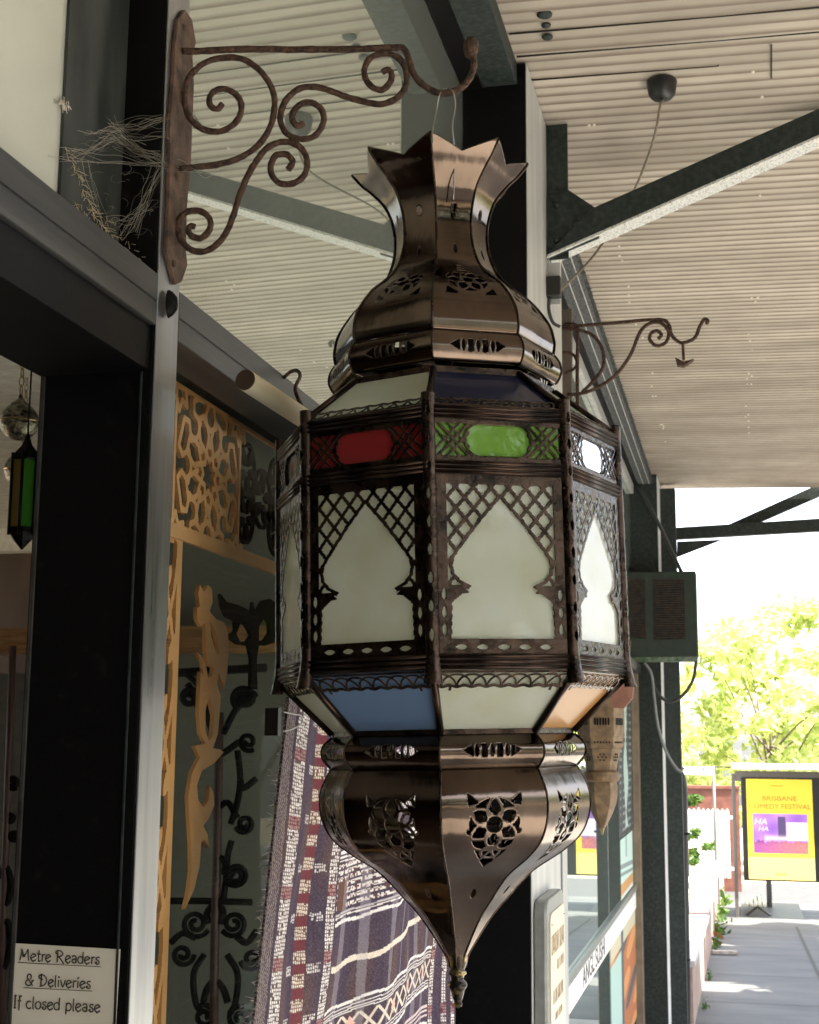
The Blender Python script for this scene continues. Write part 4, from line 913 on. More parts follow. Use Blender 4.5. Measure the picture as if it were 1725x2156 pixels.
def rugC(U, V):
    s = U*WR*1.0; t = V*HR; u = U
    n1 = rng.random(U.shape); 
    col = np.zeros(U.shape+(3,)); navy = np.array([.07, .052, .076]); brown = np.array([.105, .068, .066]); red = np.array([.17, .04, .045]); cr_ = np.array([.70, .61, .50]); wht = np.array([.76, .71, .67])
    bl = (.5+.5*np.sin(s*70+np.sin(t*9)*2))*(.5+.5*np.sin(t*23))
    col[:] = navy; col += (brown-navy)*bl[..., None]; col *= (.65+.7*n1)[..., None]
    def put(mask, c, a=1.): col[mask] = col[mask]*(1-a)+np.array(c)*a
    gx = (s/.0056+.25*np.sin(t*60)) % 1; gy = (t/.0056+.25*np.sin(s*90+t*11)) % 1; cell = np.sin(np.floor(s/.0056)*12.99+np.floor(t/.0056)*78.23)*43758.5 % 1; dots = (gx > .30) & (gy > .30) & (cell > .13)
    stripe = (np.floor(t/.033+.0) % 9 > 7)
    # left fringe
    fr = u < .030; put(fr & ((s*900+3*np.sin(t*300)) % 1 > .5), (.25, .21, .19)); 
    for c0, c1 in ((.040, .082), (.268, .300), (.905, .922), (.952, .967), (.982, .995)):
        mk = (u > c0) & (u < c1); rr_ = ((t/.1) % 1 < .18)
        put(mk & ~rr_, (.12, .085, .085)); put(mk & ~rr_ & dots, wht); put(mk & rr_, red, .75); put(mk & rr_ & dots, (.6, .45, .4), .5)
    mk = (u > .172) & (u < .212); per = (t/.0345) % 1
    put(mk & (per < .55), (.16, .09, .08)); put(mk & (per < .55) & dots, cr_); put(mk & (per >= .55), red, .8)
    for a_, b_ in ((.125, .165), (.218, .258)):
        mk = (u > a_) & (u < b_) & ((t/.074) % 1 < .18); put(mk & dots, wht, .85)
    fld = (u > .305) & (u < .90); f = (u-.305)/.595
    def line(t0, w_, c=wht, wav=.0012): put(fld & (np.abs(t-t0-wav*np.sin(s*60+t0*50)) < w_), c)
    # upper part of the field
    for t0 in np.arange(.10, .62, .075):
        line(t0, .003); line(t0+.012, .0012); line(t0+.018, .0012)
        mk = fld & (t > t0+.026) & (t < t0+.062) & (np.sin(s*520)*np.sin((t-t0)*420) > .1); put(mk, wht, .8)
    line(.654, .003); line(.662, .0012); line(.668, .0012)
    for i, t0 in enumerate((.676, .686, .696, .706, .717, .728, .739)):
        cellx = np.floor(s/.0042); hsh = np.abs(np.sin(cellx*12.9898+np.floor((t-t0)/.0025)*78.233+i*37.7))*43758.5453 % 1
        mk = fld & (np.abs(t-t0) < .0036); put(mk, (.12, .06, .06)); put(mk & (hsh > .42), wht, .95)
    put(fld & (t > .70) & (t < .745) & (np.sin(s*38+4) > .72), (.13, .07, .055))
    line(.750, .0015, (.5, .46, .45)); line(.755, .0012); line(.7645, .0028, wht, .002)
    line(.832, .0048, cr_, .0025)
    for t1 in (.897,): line(t1, .0024, wht, .002)
    line(.904, .0009); line(.909, .0009); line(.913, .0009)
    for tb_, hb in ((.934, .0165), (1.06, .0165)):
        mk = fld & (np.abs(t-tb_) < hb); cx = (s/.036) % 1; ry = (t-tb_)/hb; sel = np.floor(s/.036) % 3
        xx = np.abs(np.abs((cx-.5)*2)-np.abs(ry)); put(mk & (xx < .22), cr_)
        put(mk & (sel == 0) & (np.abs((cx-.5)*2)+np.abs(ry)*.8 < .62), (.75, .45, .36))
    line(.955, .0009); line(.960, .0009); line(.9665, .0024, wht, .002)
    for t1 in (1.0, 1.008, 1.016): put((u > .70) & (u < .90) & (np.abs(t-t1) < .0022), (.62, .5, .48))
    for t1 in (1.03, 1.09): line(t1, .003, wht, .002)
    for i in range(7):     # worn, paler streaks of the warp
        c0 = .36+.08*i; put(fld & (np.abs(u-c0-.01*np.sin(t*14+i)) < .009+.006*np.sin(t*9+i)), (.42, .38, .42), .3)
    col *= (.86+.28*rng.random(U.shape))[..., None]
    return col
rg = painted('woven_rug', 440, 720, rugC, rugP, M['rug']); tag(rg, 'indigo and white woven rug with dotted borders hanging in front of the window', 'rug')
md = rg.modifiers.new('solid', 'SOLIDIFY'); md.thickness = .004; md.offset = -1
b = MB()
for i in range(260):
    v = rng.uniform(.35, 1); p = rugP(np.array([[.0]]), np.array([[v]]))[0, 0]; l = rng.uniform(.006, .018)
    q_ = p-ud*l+np.array([0, 0, rng.normal()*.005])+nn*rng.normal()*.004
    b.tube([p, (p+q_)/2+nn*rng.normal()*.002, q_], rng.uniform(.0004, .0009), 3)
o = b.build('edge_fringe', mat('rug_fringe', (.12, .10, .10), .95, scale=80, col2=(.3, .26, .25)), rg)
# binder clip on the rug's left edge
cl = empty('binder_clip', atP(575, 1520, TL, nn), 'black binder clip with wire handles gripping the rug edge', 'clip')
P = np.array(cl.location)+nn*.004; zt_ = np.array([0, 0, 1.])
def C3(x, y, z): return P+ud*x+zt_*z+nn*y
b = MB(); hwz = .020
b.prism([C3(-.013, -.011, -hwz), C3(.013, -.003, -hwz), C3(.013, .003, -hwz), C3(-.013, .011, -hwz)], zt_*2*hwz); b.build('jaws', M['plastic'], cl, .0008)
lo_ = [C3(.012, .005, -.014), C3(.03, .012, -.010), C3(.046, .018, -.003), C3(.050, .019, .004), C3(.045, .018, .010), C3(.03, .012, .012), C3(.012, .005, .015)]
MB().tube(spline(lo_, 5), .0011, 6).build('wire_handle', M['wire'], cl); rel(cl)

# ================================================================== NOTICE ON THE JAMB
YJ = 1.5345
nb_ = empty('paper_notice', atY(140, 2070, YJ), 'aged paper notice for metre readers and deliveries stuck on the black jamb', 'notice')
c0, c1 = atY(27, 1986, YJ-.0005), atY(254, 1999, YJ-.0005); c3 = atY(2, 2330, YJ-.0005); c2_ = c1+(c3-c0)
sheet_ = MB().prism([c0, c1, c2_, c3], (0, -.0006, 0)).build('sheet', M['paper'], nb_)
# hand-lettered strokes (art nouveau capitals, open e with a slanted bar)
def arc(cx, cy, rx, ry, a0, a1, n=12): return [(cx+rx*math.cos(R(a0+(a1-a0)*i/n)), cy+ry*math.sin(R(a0+(a1-a0)*i/n))) for i in range(n+1)]
G = {
 'M': (1.15, [[(.08, 0), (.2, .5), (.22, 1)], [(.22, 1), (.5, .42), (.85, 1)], [(.85, 1), (.9, .5), (.98, 0)], arc(.46, .42, .1, .1, 0, 360)]),
 'R': (.95, [[(.18, 0), (.18, 1)], arc(.2, .74, .5, .27, 95, -95), [(.3, .47), (.6, .2), (.85, -.12)], arc(.1, .85, .12, .12, 40, 300)]),
 'D': (.95, [[(.25, 0), (.25, 1)], arc(.2, .5, .6, .5, 95, -95), arc(.12, .8, .12, .14, 60, 300), [(.25, .55), (.42, .6)]]),
 '&': (.95, [arc(.42, .76, .2, .22, -60, 240), [(.3, .6), (.5, .38), (.82, 0)], arc(.38, .25, .3, .25, 100, 330), [(.64, .12), (.82, .45)], [(.7, .45), (.92, .45)]]),
 'I': (.42, [[(.2, 0), (.2, 1)], [(.1, 0), (.3, 0)], [(.1, 1), (.3, 1)]]),
 'e': (.62, [arc(.3, .3, .27, .31, 20, 330), [(.06, .22), (.5, .44)], [(.3, -.01), (.27, -.1)]]),
 't': (.42, [[(.2, .95), (.2, .1), (.3, 0), (.4, .06)], [(.05, .62), (.4, .62)]]),
 'r': (.45, [[(.14, 0), (.14, .62)], [(.14, .4), (.25, .58), (.42, .58)]]),
 'a': (.62, [[(.08, .5), (.2, .62), (.4, .6), (.48, .4), (.48, 0)], arc(.28, .17, .2, .17, 60, 420)]),
 'd': (.66, [arc(.28, .3, .25, .3, 30, 330), [(.52, 0), (.52, 1)]]),
 's': (.54, [[(.44, .54), (.3, .63), (.12, .54), (.12, .42), (.3, .33), (.44, .22), (.42, .06), (.25, -.02), (.08, .08)], arc(.12, .12, .06, .06, 0, 300)]),
 'l': (.3, [[(.12, 1), (.12, .1), (.2, 0)]]), 'i': (.3, [[(.13, .62), (.13, 0)], arc(.13, .85, .035, .035, 0, 360)]),
 'v': (.56, [[(.04, .62), (.26, 0), (.5, .62)]]), 'f': (.4, [[(.36, .95), (.22, 1), (.17, .85), (.17, -.2)], [(.03, .6), (.35, .6)]]),
 'c': (.56, [arc(.3, .3, .26, .31, 50, 320)]), 'o': (.62, [arc(.3, .3, .26, .31, 0, 360)]),
 'p': (.66, [[(.12, .62), (.12, -.3)], arc(.34, .3, .25, .31, 150, -150)]), 'n': (.62, [[(.12, 0), (.12, .62)], [(.12, .42), (.3, .62), (.46, .52), (.48, 0)]]), 'b': (.62, [[(.12, 1), (.12, 0)], arc(.32, .3, .25, .31, 150, -150)]), ' ': (.42, []),
}
def write(words, x0, y0, x1, y1, hgt, underline=False):
    p0, p1_ = atY(x0, y0, YJ-.0014), atY(x1, y1, YJ-.0014); tot = sum(G[ch][0] for ch in words); dv = (p1_-p0)/tot
    um = np.array([c3[0]-c0[0], 0, c3[2]-c0[2]]); um = -um/np.linalg.norm(um); h_ = hgt/F*1.58; x = 0; b = MB()
    for ch in words:
        wd, st = G[ch]
        for s_ in st:
            Q = [p0+dv*(x+px)+um*h_*py for px, py in s_]
            Q = spline(Q, 3) if 2 < len(Q) < 9 else Q
            b.tube(Q, .00082, 5)
        x += wd
    b.build('lettering', M['ink'], sheet_)
    if underline: MB().tube([p0-um*h_*.2-dv*.1, p1_-um*h_*.2+dv*.1], .0004, 5).build('underline', M['ink'], sheet_)
write('Metre Readers', 40, 2022, 211, 2031, 24, True); write('& Deliveries', 52, 2075, 192, 2082, 24, True)
write('If closed please', 27, 2122, 212, 2132, 25); write('present', 40, 2180, 130, 2187, 25)
rel(nb_)

# ================================================================== COBWEB AND STRAW
cw = empty('cobweb', atX(250, 330, -.70), 'dusty cobweb strands and straw caught in the corner of the post and transom', 'cobweb')
def K(x, y, X=-.7): return atX(x, y, X) 
b = MB()
def post(x, y):
    p = atY(x, y, 1.530); return p if p[0] > -.743 else atX(x, y, -.743)
fan = [((355, 250), (238, 270)), ((352, 345), (240, 280)), ((352, 345), (240, 300)), ((352, 345), (130, 322)), ((240, 275), (170, 272)), ((240, 290), (190, 318)), ((355, 280), (200, 285)), ((300, 310), (235, 255)), ((345, 340), (260, 300)), ((240, 285), (165, 340)), ((235, 268), (352, 248)), ((240, 290), (345, 322)), ((340, 360), (255, 490)), ((310, 420), (250, 495)), ((310, 430), (235, 470)), ((330, 350), (290, 490)), ((480, 352), (352, 346)), ((150, 330), (240, 285)), ((170, 350), (225, 470))]
for (p, q_) in fan:
    for k in range(5):
        j = rng.normal(size=4)*9; n_ = 6; pts = []
        for i in range(n_):
            f_ = i/(n_-1); x = p[0]+j[0]+(q_[0]+j[2]-p[0]-j[0])*f_; y = p[1]+j[1]+(q_[1]+j[3]-p[1]-j[1])*f_+14*rng.random()*math.sin(math.pi*f_)+rng.normal()*3*(0 < i < n_-1)
            g_ = post(min(x, 356), y) if p[0] < 360 else atP(x, y, bo, bn); pts.append(g_+np.array([0, -.006*rng.random()*math.sin(math.pi*f_), 0]))
        b.tube(spline(pts, 4), (.00012+.00022*rng.random()**2), 4)
for k in range(60):
    x, y = 150+200*rng.random(), 300+190*rng.random()
    if y > 300+.8*(x-10): continue
    a_ = rng.uniform(0, 6.28); l = rng.uniform(8, 40); P_ = [post(min(356, x+l*t*math.cos(a_+t)), y+l*t*math.sin(a_+t)*.6) for t in (0, .33, .66, 1)]
    b.tube(spline(P_, 4), .0001+.0001*rng.random(), 3)
b.build('strand', M['web'], cw)
b = MB()
path = [(140, 310), (160, 350), (178, 400), (190, 425), (205, 460), (222, 480), (240, 500)]
for k in range(70):
    i = rng.integers(0, len(path)-1); f_ = rng.random(); p = np.array(path[i])*(1-f_)+np.array(path[i+1])*f_; l = rng.uniform(6, 26); a_ = rng.normal(1.1, .7)
    A_ = post(p[0], p[1])+[0, -rng.random()*.006, 0]; B_ = post(p[0]+l*math.cos(a_), p[1]+l*math.sin(a_))+[0, -rng.random()*.006, 0]
    b.tube([A_, (A_+B_)/2+rng.normal(size=3)*.0008, B_], rng.uniform(.0002, .0006), 4)
for k in range(45):
    x = rng.uniform(150, 310); y = 315+.8*x-45*rng.random()*math.exp(-((x-225)/60)**2)-3; a_ = rng.uniform(0, 3.1); l = rng.uniform(4, 16)
    A_ = post(x, y); B_ = post(x+l*math.cos(a_), y+l*math.sin(a_)); b.tube([A_, B_], rng.uniform(.0002, .0006), 4)
b.build('straw', M['straw'], cw)
b = MB()
for k in range(26):
    A_ = atX(133+rng.normal()*5, 208+rng.normal()*3, -.747); B_ = A_+np.array([.002, .007*rng.normal(), -.011+.003*rng.normal()]); b.tube([A_, B_], .0005, 4)
b.build('feather', mat('pale_down', (.55, .5, .42), .9), cw); rel(cw)

# ================================================================== LAMPS INSIDE THE SHOP
def ball_lamp(px, py, D, r, label):
    c_ = atD(px, py, D); o = empty('filigree_lamp', c_, label, 'hanging lamp', 'round filigree lamps inside the shop')
    pr = [(.001, -r)]+[(r*math.sin(t), -r*math.cos(t)) for t in np.linspace(.15, 2.6, 18)]+[(r*.5, r*.93), (r*.3, r*1.1), (r*.12, r*1.3), (.004, r*1.45), (.001, r*1.46)]
    MB().lathe(pr, 32, c_).build('globe', M['filigree'], o)
    MB().tube([c_+[r*.99*math.cos(t), r*.99*math.sin(t), 0] for t in np.linspace(0, 2*math.pi, 33)[:-1]], r*.06, 6, closed=True).build('band', M['brass'], o)
    b = MB(); z = c_[2]+r*1.45
    top = 2.75; i = 0
    while z < top and i < 60:
        t_ = np.linspace(0, 2*math.pi, 9)[:-1]; e = np.array([1, 0, 0]) if i % 2 else np.array([0, 1, 0])
        b.tube([np.array([c_[0], c_[1], z+.011])+e*.006*math.cos(t)+np.array([0, 0, .0125*math.sin(t)]) for t in t_], .0018, 4, closed=True); z += .020; i += 1
    b.build('chain', M['brass'], o); rel(o); return o
M['filigree'] = mat('pierced_silver_brass', (.05, .045, .035), .35, .9, scale=90, col2=(.42, .38, .28), bump=.8, bscale=160, lo=.38, hi=.66)
ball_lamp(41, 888, 3.1, .043, 'pierced silver brass ball lamp on a chain, seen through the doorway')
ball_lamp(46, 990, 4.4, .055, 'second ball lamp half hidden behind the green glass lantern in the doorway')
gl = empty('glass_lantern', atD(52, 1040, 2.9), 'tall slim lantern with green and amber glass sides, hanging inside the doorway', 'hanging lamp')
P = np.array(gl.location); zt_, zb_ = atD(50, 965, 2.9)[2], atD(45, 1120, 2.9)[2]
cam_az = math.atan2(-P[1], -P[0])
hx = [(.028*math.cos(cam_az+R(45)+k*math.pi/3), .028*math.sin(cam_az+R(45)+k*math.pi/3)) for k in range(6)]
for k in range(6):
    (xa, ya), (xb, yb) = hx[k], hx[(k+1) % 6]
    b = MB().prism([(P[0]+xa, P[1]+ya, zb_), (P[0]+xb, P[1]+yb, zb_), (P[0]+xb, P[1]+yb, zt_), (P[0]+xa, P[1]+ya, zt_)], (-(xa+xb)*.02, -(ya+yb)*.02, 0))
    b.build('glass_side', M['lampgreen'] if k % 2 == 1 else M['lampamber'], gl)
b = MB()
for (xa, ya) in hx: b.tube([(P[0]+xa*1.04, P[1]+ya*1.04, zb_-.01), (P[0]+xa*1.04, P[1]+ya*1.04, zt_+.012)], .0035, 6)
b.lathe([(.001, .06), (.012, .03), (.031, .008), (.033, 0), (.030, -.004)], 6, (P[0], P[1], zt_), False); b.lathe([(.032, .006), (.032, -.004), (.02, -.02), (.001, -.04)], 6, (P[0], P[1], zb_), False)
b.tube([(P[0], P[1], zt_+.05), (P[0], P[1], 2.75)], .002, 5)
b.build('frame', M['black'], gl); rel(gl)

# ================================================================== SECOND LANTERN BEYOND
D2 = 4.7; c_ = atD(1266, 1560, D2)
l2 = empty('timber_lantern', c_, 'small tapering pale carved lantern with pierced sides, hanging behind the big lantern', 'lantern')
def z2(y): return atD(1266, y, D2)[2]-c_[2]
sc = D2/F
def tier(name, prof, n=6, a0=R(8), m='clay'):
    return MB().lathe([(r*sc/ .93, z2(y)) for r, y in prof], n, c_, False, a0).build(name, M[m], l2)
# body above, with a lattice of ribs
tier('body', [(56, 1330), (58, 1460), (54, 1475), (46, 1490)])
tier('frieze', [(46, 1490), (46, 1550), (43, 1552)]); tier('ledge', [(43, 1552), (43, 1574), (37, 1576)])
tier('taper', [(37, 1576), (36, 1590), (32, 1604), (29, 1622)]); tier('ring', [(29, 1622), (34, 1626), (35, 1634), (34, 1642), (29, 1646)], 24)
tier('drop', [(29, 1646), (31, 1656), (31, 1672), (28, 1690), (20, 1712), (10, 1734), (5, 1742)]); tier('tip', [(5, 1742), (1, 1756)], 6, 0, 'brass')
b = MB()
for k in range(6):
    am = R(8)+R(30)+k*R(60); nx, ny = math.cos(am), math.sin(am); tx, ty = -ny, nx
    def FP(u, y, r): ap = r*sc/.93*math.cos(R(30)); return (c_[0]+nx*ap+tx*u*sc, c_[1]+ny*ap+ty*u*sc, c_[2]+z2(y))
    for u in (-14, -9, -3, 3, 8, 14): b.prism([FP(u-1.8, 1512, 46.6), FP(u+1.8, 1512, 46.6), FP(u+1.8, 1527, 46.6), FP(u-1.8, 1527, 46.6)], (nx*.0008, ny*.0008, 0))
    for u in (-15, -9, -3, 3, 9, 15): b.prism([FP(u-1.5, 1561, 43.6), FP(u+1.5, 1561, 43.6), FP(u+1.5, 1565, 43.6), FP(u-1.5, 1565, 43.6)], (nx*.0008, ny*.0008, 0))
    for u in (-5, 1, 7): b.prism([FP(u-1.5, 1629, 35.6), FP(u+1.5, 1629, 35.6), FP(u+1.5, 1639, 35.6), FP(u-1.5, 1639, 35.6)], (nx*.003, ny*.003, 0))
    for i in range(7):
        a_ = i*2*math.pi/6; u, y = (0, 1594) if i == 6 else (8*math.cos(a_), 1594+7*math.sin(a_)); rr_ = np.interp(y, [1576, 1590, 1604], [37.8, 36.8, 32.8])
        b.prism([FP(u-2, y, rr_), FP(u, y+2.4, rr_), FP(u+2, y, rr_), FP(u, y-2.4, rr_)], (nx*.002, ny*.002, 0))
b.build('piercing', M['black'], l2)['label'] = 'dark pierced openings'
b = MB()
for k in range(6):
    am = R(8)+R(30)+k*R(60); nx, ny = math.cos(am), math.sin(am); tx, ty = -ny, nx
    def FP2(u, y): ap = 57.5*sc/.93*math.cos(R(30)); return np.array((c_[0]+nx*ap+tx*u*sc, c_[1]+ny*ap+ty*u*sc, c_[2]+z2(y)))
    b.prism([FP2(-27, 1345), FP2(27, 1345), FP2(27, 1455), FP2(-27, 1455)], (nx*.0006, ny*.0006, 0))
b.build('window_glass', M['p_cream'], l2)
b = MB()
for k in range(6):
    am = R(8)+R(30)+k*R(60); nx, ny = math.cos(am), math.sin(am); tx, ty = -ny, nx
    def FP2(u, y): ap = 59*sc/.93*math.cos(R(30)); return np.array((c_[0]+nx*ap+tx*u*sc, c_[1]+ny*ap+ty*u*sc, c_[2]+z2(y)))
    for i in range(-4, 5):
        b.tube([FP2(i*6-12, 1345), FP2(i*6+12, 1455)], .0022, 4); b.tube([FP2(i*6+12, 1345), FP2(i*6-12, 1455)], .0022, 4)
b.build('lattice', M['clay'], l2)
MB().lathe([(58*sc, z2(1330)), (30*sc, z2(1270)), (6*sc, z2(1240)), (.004, z2(1235))], 6, c_, False, R(8)).build('cap', M['clay'], l2)
t = c_+[0, 0, z2(1235)]; MB().tube([t, t+[0, 0, .30]], .003, 6).build('hanging_wire', M['wire'], l2)
b = MB().prism([atD(1288, 1455, D2-.2), atD(1300, 1432, D2-.2), atD(1335, 1436, D2-.2), atD(1332, 1470, D2-.2), atD(1313, 1492, D2-.2), atD(1290, 1490, D2-.2)], (0, .03, .0)); o = b.build('corner_bracket', mat('dull_copper', (.13, .05, .03), .5, .3, scale=30, col2=(.2, .08, .05)), l2)
rel(l2)
ha = empty('hanging_bracket', t+[0, 0, .30], 'plain rusty arm from the wall holding the small carved lantern', 'bracket')
tt = t+np.array([0, 0, .298]); MB().tube([(-.69, tt[1], tt[2]+.01), (tt[0]-.05, tt[1], tt[2]+.01), (tt[0], tt[1], tt[2]-.002), (tt[0]+.03, tt[1], tt[2]+.02)], .006, 7).build('arm', M['rust'], ha)
MB().box((-.69, tt[1]-.02, tt[2]-.1), (-.684, tt[1]+.02, tt[2]+.06)).build('back_plate', M['rust'], ha); rel(ha)

# ================================================================== SIGNS ON THE PILLAR AND THE NEIGHBOUR'S WINDOW
XS = -.557
pq = empty('wall_plaque', (XS, 3.95, 1.0), 'cream enamel plaque with worn brown lettering in a rounded grey frame, on the pale pillar', 'sign')
ya, yb = 3.83, 4.19; zt1 = 1.6-(1868-1565)/F*4.05; zb1 = .62
def rrect(y0, y1, z0, z1, r, n=6):
    P = []
    for (cy, cz, a0) in ((y1-r, z1-r, 0), (y0+r, z1-r, 90), (y0+r, z0+r, 180), (y1-r, z0+r, 270)):
        P += [(cy+r*math.cos(R(a0+90*i/n)), cz+r*math.sin(R(a0+90*i/n))) for i in range(n+1)]
    return P
b = MB().prism([(XS+.0005, y, z) for y, z in rrect(ya, yb, zb1, zt1, .045)], (.040, 0, 0)); b.build('frame', M['greyframe'], pq, .010)
b = MB().prism([(XS+.041, y, z) for y, z in rrect(ya+.03, yb-.03, zb1+.04, zt1-.04, .03)], (.003, 0, 0)); b.build('face', M['cream'], pq)
for row, (zc_, h_, y0, y1) in enumerate(((zt1-.125, .026, ya+.045, yb-.05), (zt1-.19, .013, ya+.16, yb-.06), (zt1-.265, .018, ya+.07, yb-.07), (zt1-.32, .010, ya+.1, yb-.1))):
    y = y0; b = MB()
    while y < y1:
        wd = rng.uniform(.008, .014)*(1 if row == 0 else .7)
        if rng.random() > .16:
            k = rng.integers(0, 4)
            X0 = XS+.0442
            b.box((X0, y, zc_-h_), (X0+.0006, y+wd*.3, zc_+h_))
            if k != 1: b.box((X0, y+wd*.3, zc_+h_*.6), (X0+.0006, y+wd, zc_+h_))
            if k != 2: b.box((X0, y+wd*.3, zc_-h_), (X0+.0006, y+wd, zc_-h_*.6))
            if k > 1: b.box((X0, y+wd*.7, zc_-h_*.6), (X0+.0006, y+wd, zc_+h_*.6))
        y += wd*1.35
    b.build('worn_lettering', M['wornink'], pq)
b = MB()
for y in (ya+.05, yb-.05):
    for z in (zt1-.07, zb1+.08): b.lathe([(0, .002), (.005, 0)], 8, (XS+.045, y, z))
b.build('rivet', M['rust'], pq); rel(pq)
rs = empty('window_sign_rail', (-.75, 8.3, .5), 'long white sign rail across the neighbouring window reading sushi in dark letters', 'sign')
zr0, zr1 = .45, .60
MB().box((-.7495, 4.4, zr0), (-.742, 10.15, zr1-.03)).build('board', M['white'], rs)
MB().box((-.7495, 4.4, zr1-.028), (-.735, 10.15, zr1-.010)).box((-.7495, 4.4, zr1-.006), (-.733, 10.15, zr1+.010)).build('rail', M['greyframe'], rs)
text('lettering', 'ANGL SUSHI', .13, frame4((-.7415, 7.25, .5*(zr0+zr1-.03)), (0, 1, 0), (0, 0, 1)), M['ink'], rs, .0008, sx=1.55)
rel(rs)
def menuC(U, V):
    c = np.zeros(U.shape+(3,)); c[:] = (.045, .05, .052)
    rows = (V*22 % 1 < .35) & ((np.floor(U*9+V*3) % 3) != 1) & (U > .1) & (U < .92); c[rows] = (.22, .25, .24)
    x = np.abs(U-.5-.02*np.sin(V*20)); wv = .12*np.abs(np.sin(V*math.pi*2.3))+.02; c[(x < wv) & (V < .96)] = (.42, .55, .5); return c
def saleC(U, V):
    c = np.zeros(U.shape+(3,)); c[:] = (.5, .66, .6); c[(np.abs(V-.45-.12*U) < .04) | (np.abs(V-.58-.12*U) < .03)] = (.22, .27, .28)
    c[V > .74+.02*U] = (.52, .27, .1); c[(np.abs(U-.45) < .05) & (V < .36)] = (.25, .33, .33); c[V > .93] = (.55, .6, .55); return c
def foodC(U, V):
    c = np.zeros(U.shape+(3,)); n_ = np.sin(U*7+V*9)+np.sin(V*23+U*4)*.5
    c[:] = (.42, .15, .06); c[n_ > .6] = (.6, .28, .1); c[n_ < -.8] = (.1, .09, .09); c[(U < .38) & (V > .15)] = (.4, .55, .5); c[(V < .12)] = (.55, .5, .36); c[(U < .46) & (U > .38)] = (.08, .1, .1); return c
def wposter(name, fn, y0, y1, z0, z1, label, X=-.7495):
    o = painted(name, 60, 120, fn, lambda U, V: np.stack([np.full(U.shape, X), y0+U*(y1-y0), z1+V*(z0-z1)], -1), M['poster'])
    mdl = o.modifiers.new('solid', 'SOLIDIFY'); mdl.thickness = .0008; mdl.offset = 0; tag(o, label, 'poster', 'posters in the neighbouring window'); return o
wposter('window_poster', menuC, 8.9, 10.15, 1.0, 2.1, 'dark menu poster with pale rows and a wavy pale green strip')
wposter('window_poster', saleC, 9.0, 10.0, .62, .99, 'pale green poster with grey slanted bars and orange foot, above the white sign rail')
wposter('window_poster', foodC, 8.2, 10.15, -.28, .44, 'orange and pale green food poster under the white sign rail')

# green electrical box, cables, conduit, downpipe
YB = 10.15
P0, P1 = atY(1318, 1205, YB), atY(1470, 1382, YB)
eb = empty('switch_box', (P0+P1)/2, 'dark green louvred metal box fixed on the corner pillar under the awning end', 'electrical box')
MB().box((P0[0], YB, P1[2]), (P1[0], YB+.22, P0[2])).build('case', M['green'], eb, .006)
for x0, x1, y0, y1 in ((1322, 1361, 1219, 1343), (1375, 1444, 1220, 1345)):
    a_, b_ = atY(x0, y0, YB), atY(x1, y1, YB); bb = MB().box((a_[0], YB-.006, b_[2]), (b_[0], YB-.001, a_[2])); n_ = 26
    for i in range(n_):
        z = b_[2]+(a_[2]-b_[2])*(i+.5)/n_; bb.prism([(a_[0], YB-.007, z-.004), (a_[0], YB-.016, z-.010), (a_[0], YB-.014, z-.012), (a_[0], YB-.007, z-.007)], (b_[0]-a_[0], 0, 0))
    bb.build('louvre', M['mesh'], eb)
MB().box((P0[0]+.03, YB+.01, P1[2]-.03), (P1[0]-.005, YB+.2, P1[2]-.002)).build('base_tray', mat('green_lichen', (.03, .09, .03), .8, scale=30, col2=(.2, .22, .18)), eb)
rel(eb)
def cable(px, Y, r, m, label):
    o = MB().tube(spline([atY(x, y, Y) for x, y in px], 8), r, 7).build('cable', M[m]); tag(o, label, 'cable'); return o
cable([(1466, 1392), (1460, 1430), (1440, 1462), (1412, 1478), (1385, 1460), (1370, 1425), (1362, 1400)], YB, .012, 'cable_d', 'dark cable sagging in a loop under the green box')
cable([(1358, 1396), (1372, 1420), (1378, 1470), (1386, 1530), (1402, 1580), (1420, 1612), (1433, 1624), (1440, 1616)], YB-.02, .011, 'cable', 'pale grey cable drooping down the corner pillar to the downpipe')
cable([(1345, 1022), (1390, 1108), (1420, 1172), (1438, 1210)], YB+.1, .014, 'cable_d', 'straight dark conduit slanting down to the green box')
dp = empty('downpipe', atY(1438, 1900, 11.0), 'dark round downpipe with a bent top at the end of the building', 'downpipe')
MB().tube(spline([atY(1395, 1612, 11.0), atY(1412, 1620, 11.0), atY(1428, 1634, 11.0), atY(1434, 1660, 11.0)], 5)+[atY(1437, 1900, 11.0), atY(1440, 2200, 11.0)], .052, 18).build('pipe', M['pipe'], dp)
for y in (1755, 2020):
    p = atY(1437, y, 11.0); MB().tube([p+[.056*math.cos(t), .056*math.sin(t), 0] for t in np.linspace(0, 2*math.pi, 17)[:-1]], .008, 5, closed=True).build('pipe_clip', M['black'], dp)
rel(dp)

# ================================================================== BEYOND THE BUILDING
gw = empty('garden_wall', (-.45, 15, -.5), 'low pink brick garden wall with a pale coping beside the footpath', 'wall')
b = MB(); cp = MB()
for (y0, y1, h_) in ((11.05, 16.0, .44), (16.0, 21.0, .50), (21.0, 30, .62)):
    b.prism([(-.60, y0, gz(y0)-.1), (-.395, y0, gz(y0)-.1), (-.395, y0, gz(y0)+h_), (-.60, y0, gz(y0)+h_)], (0, y1-y0-.002, gz(y1)-gz(y0)))
    cp.prism([(-.63, y0, gz(y0)+h_+.001), (-.375, y0, gz(y0)+h_+.001), (-.375, y0, gz(y0)+h_+.045), (-.63, y0, gz(y0)+h_+.045)], (0, y1-y0-.004, gz(y1)-gz(y0)))
b.build('brickwork', M['brickwall'], gw); cp.build('coping', mat('pale_coping', (.5, .47, .46), .8, scale=6, col2=(.62, .58, .57)), gw); rel(gw)
o = MB(); V = []; ys = np.linspace(11.05, 30, 20)
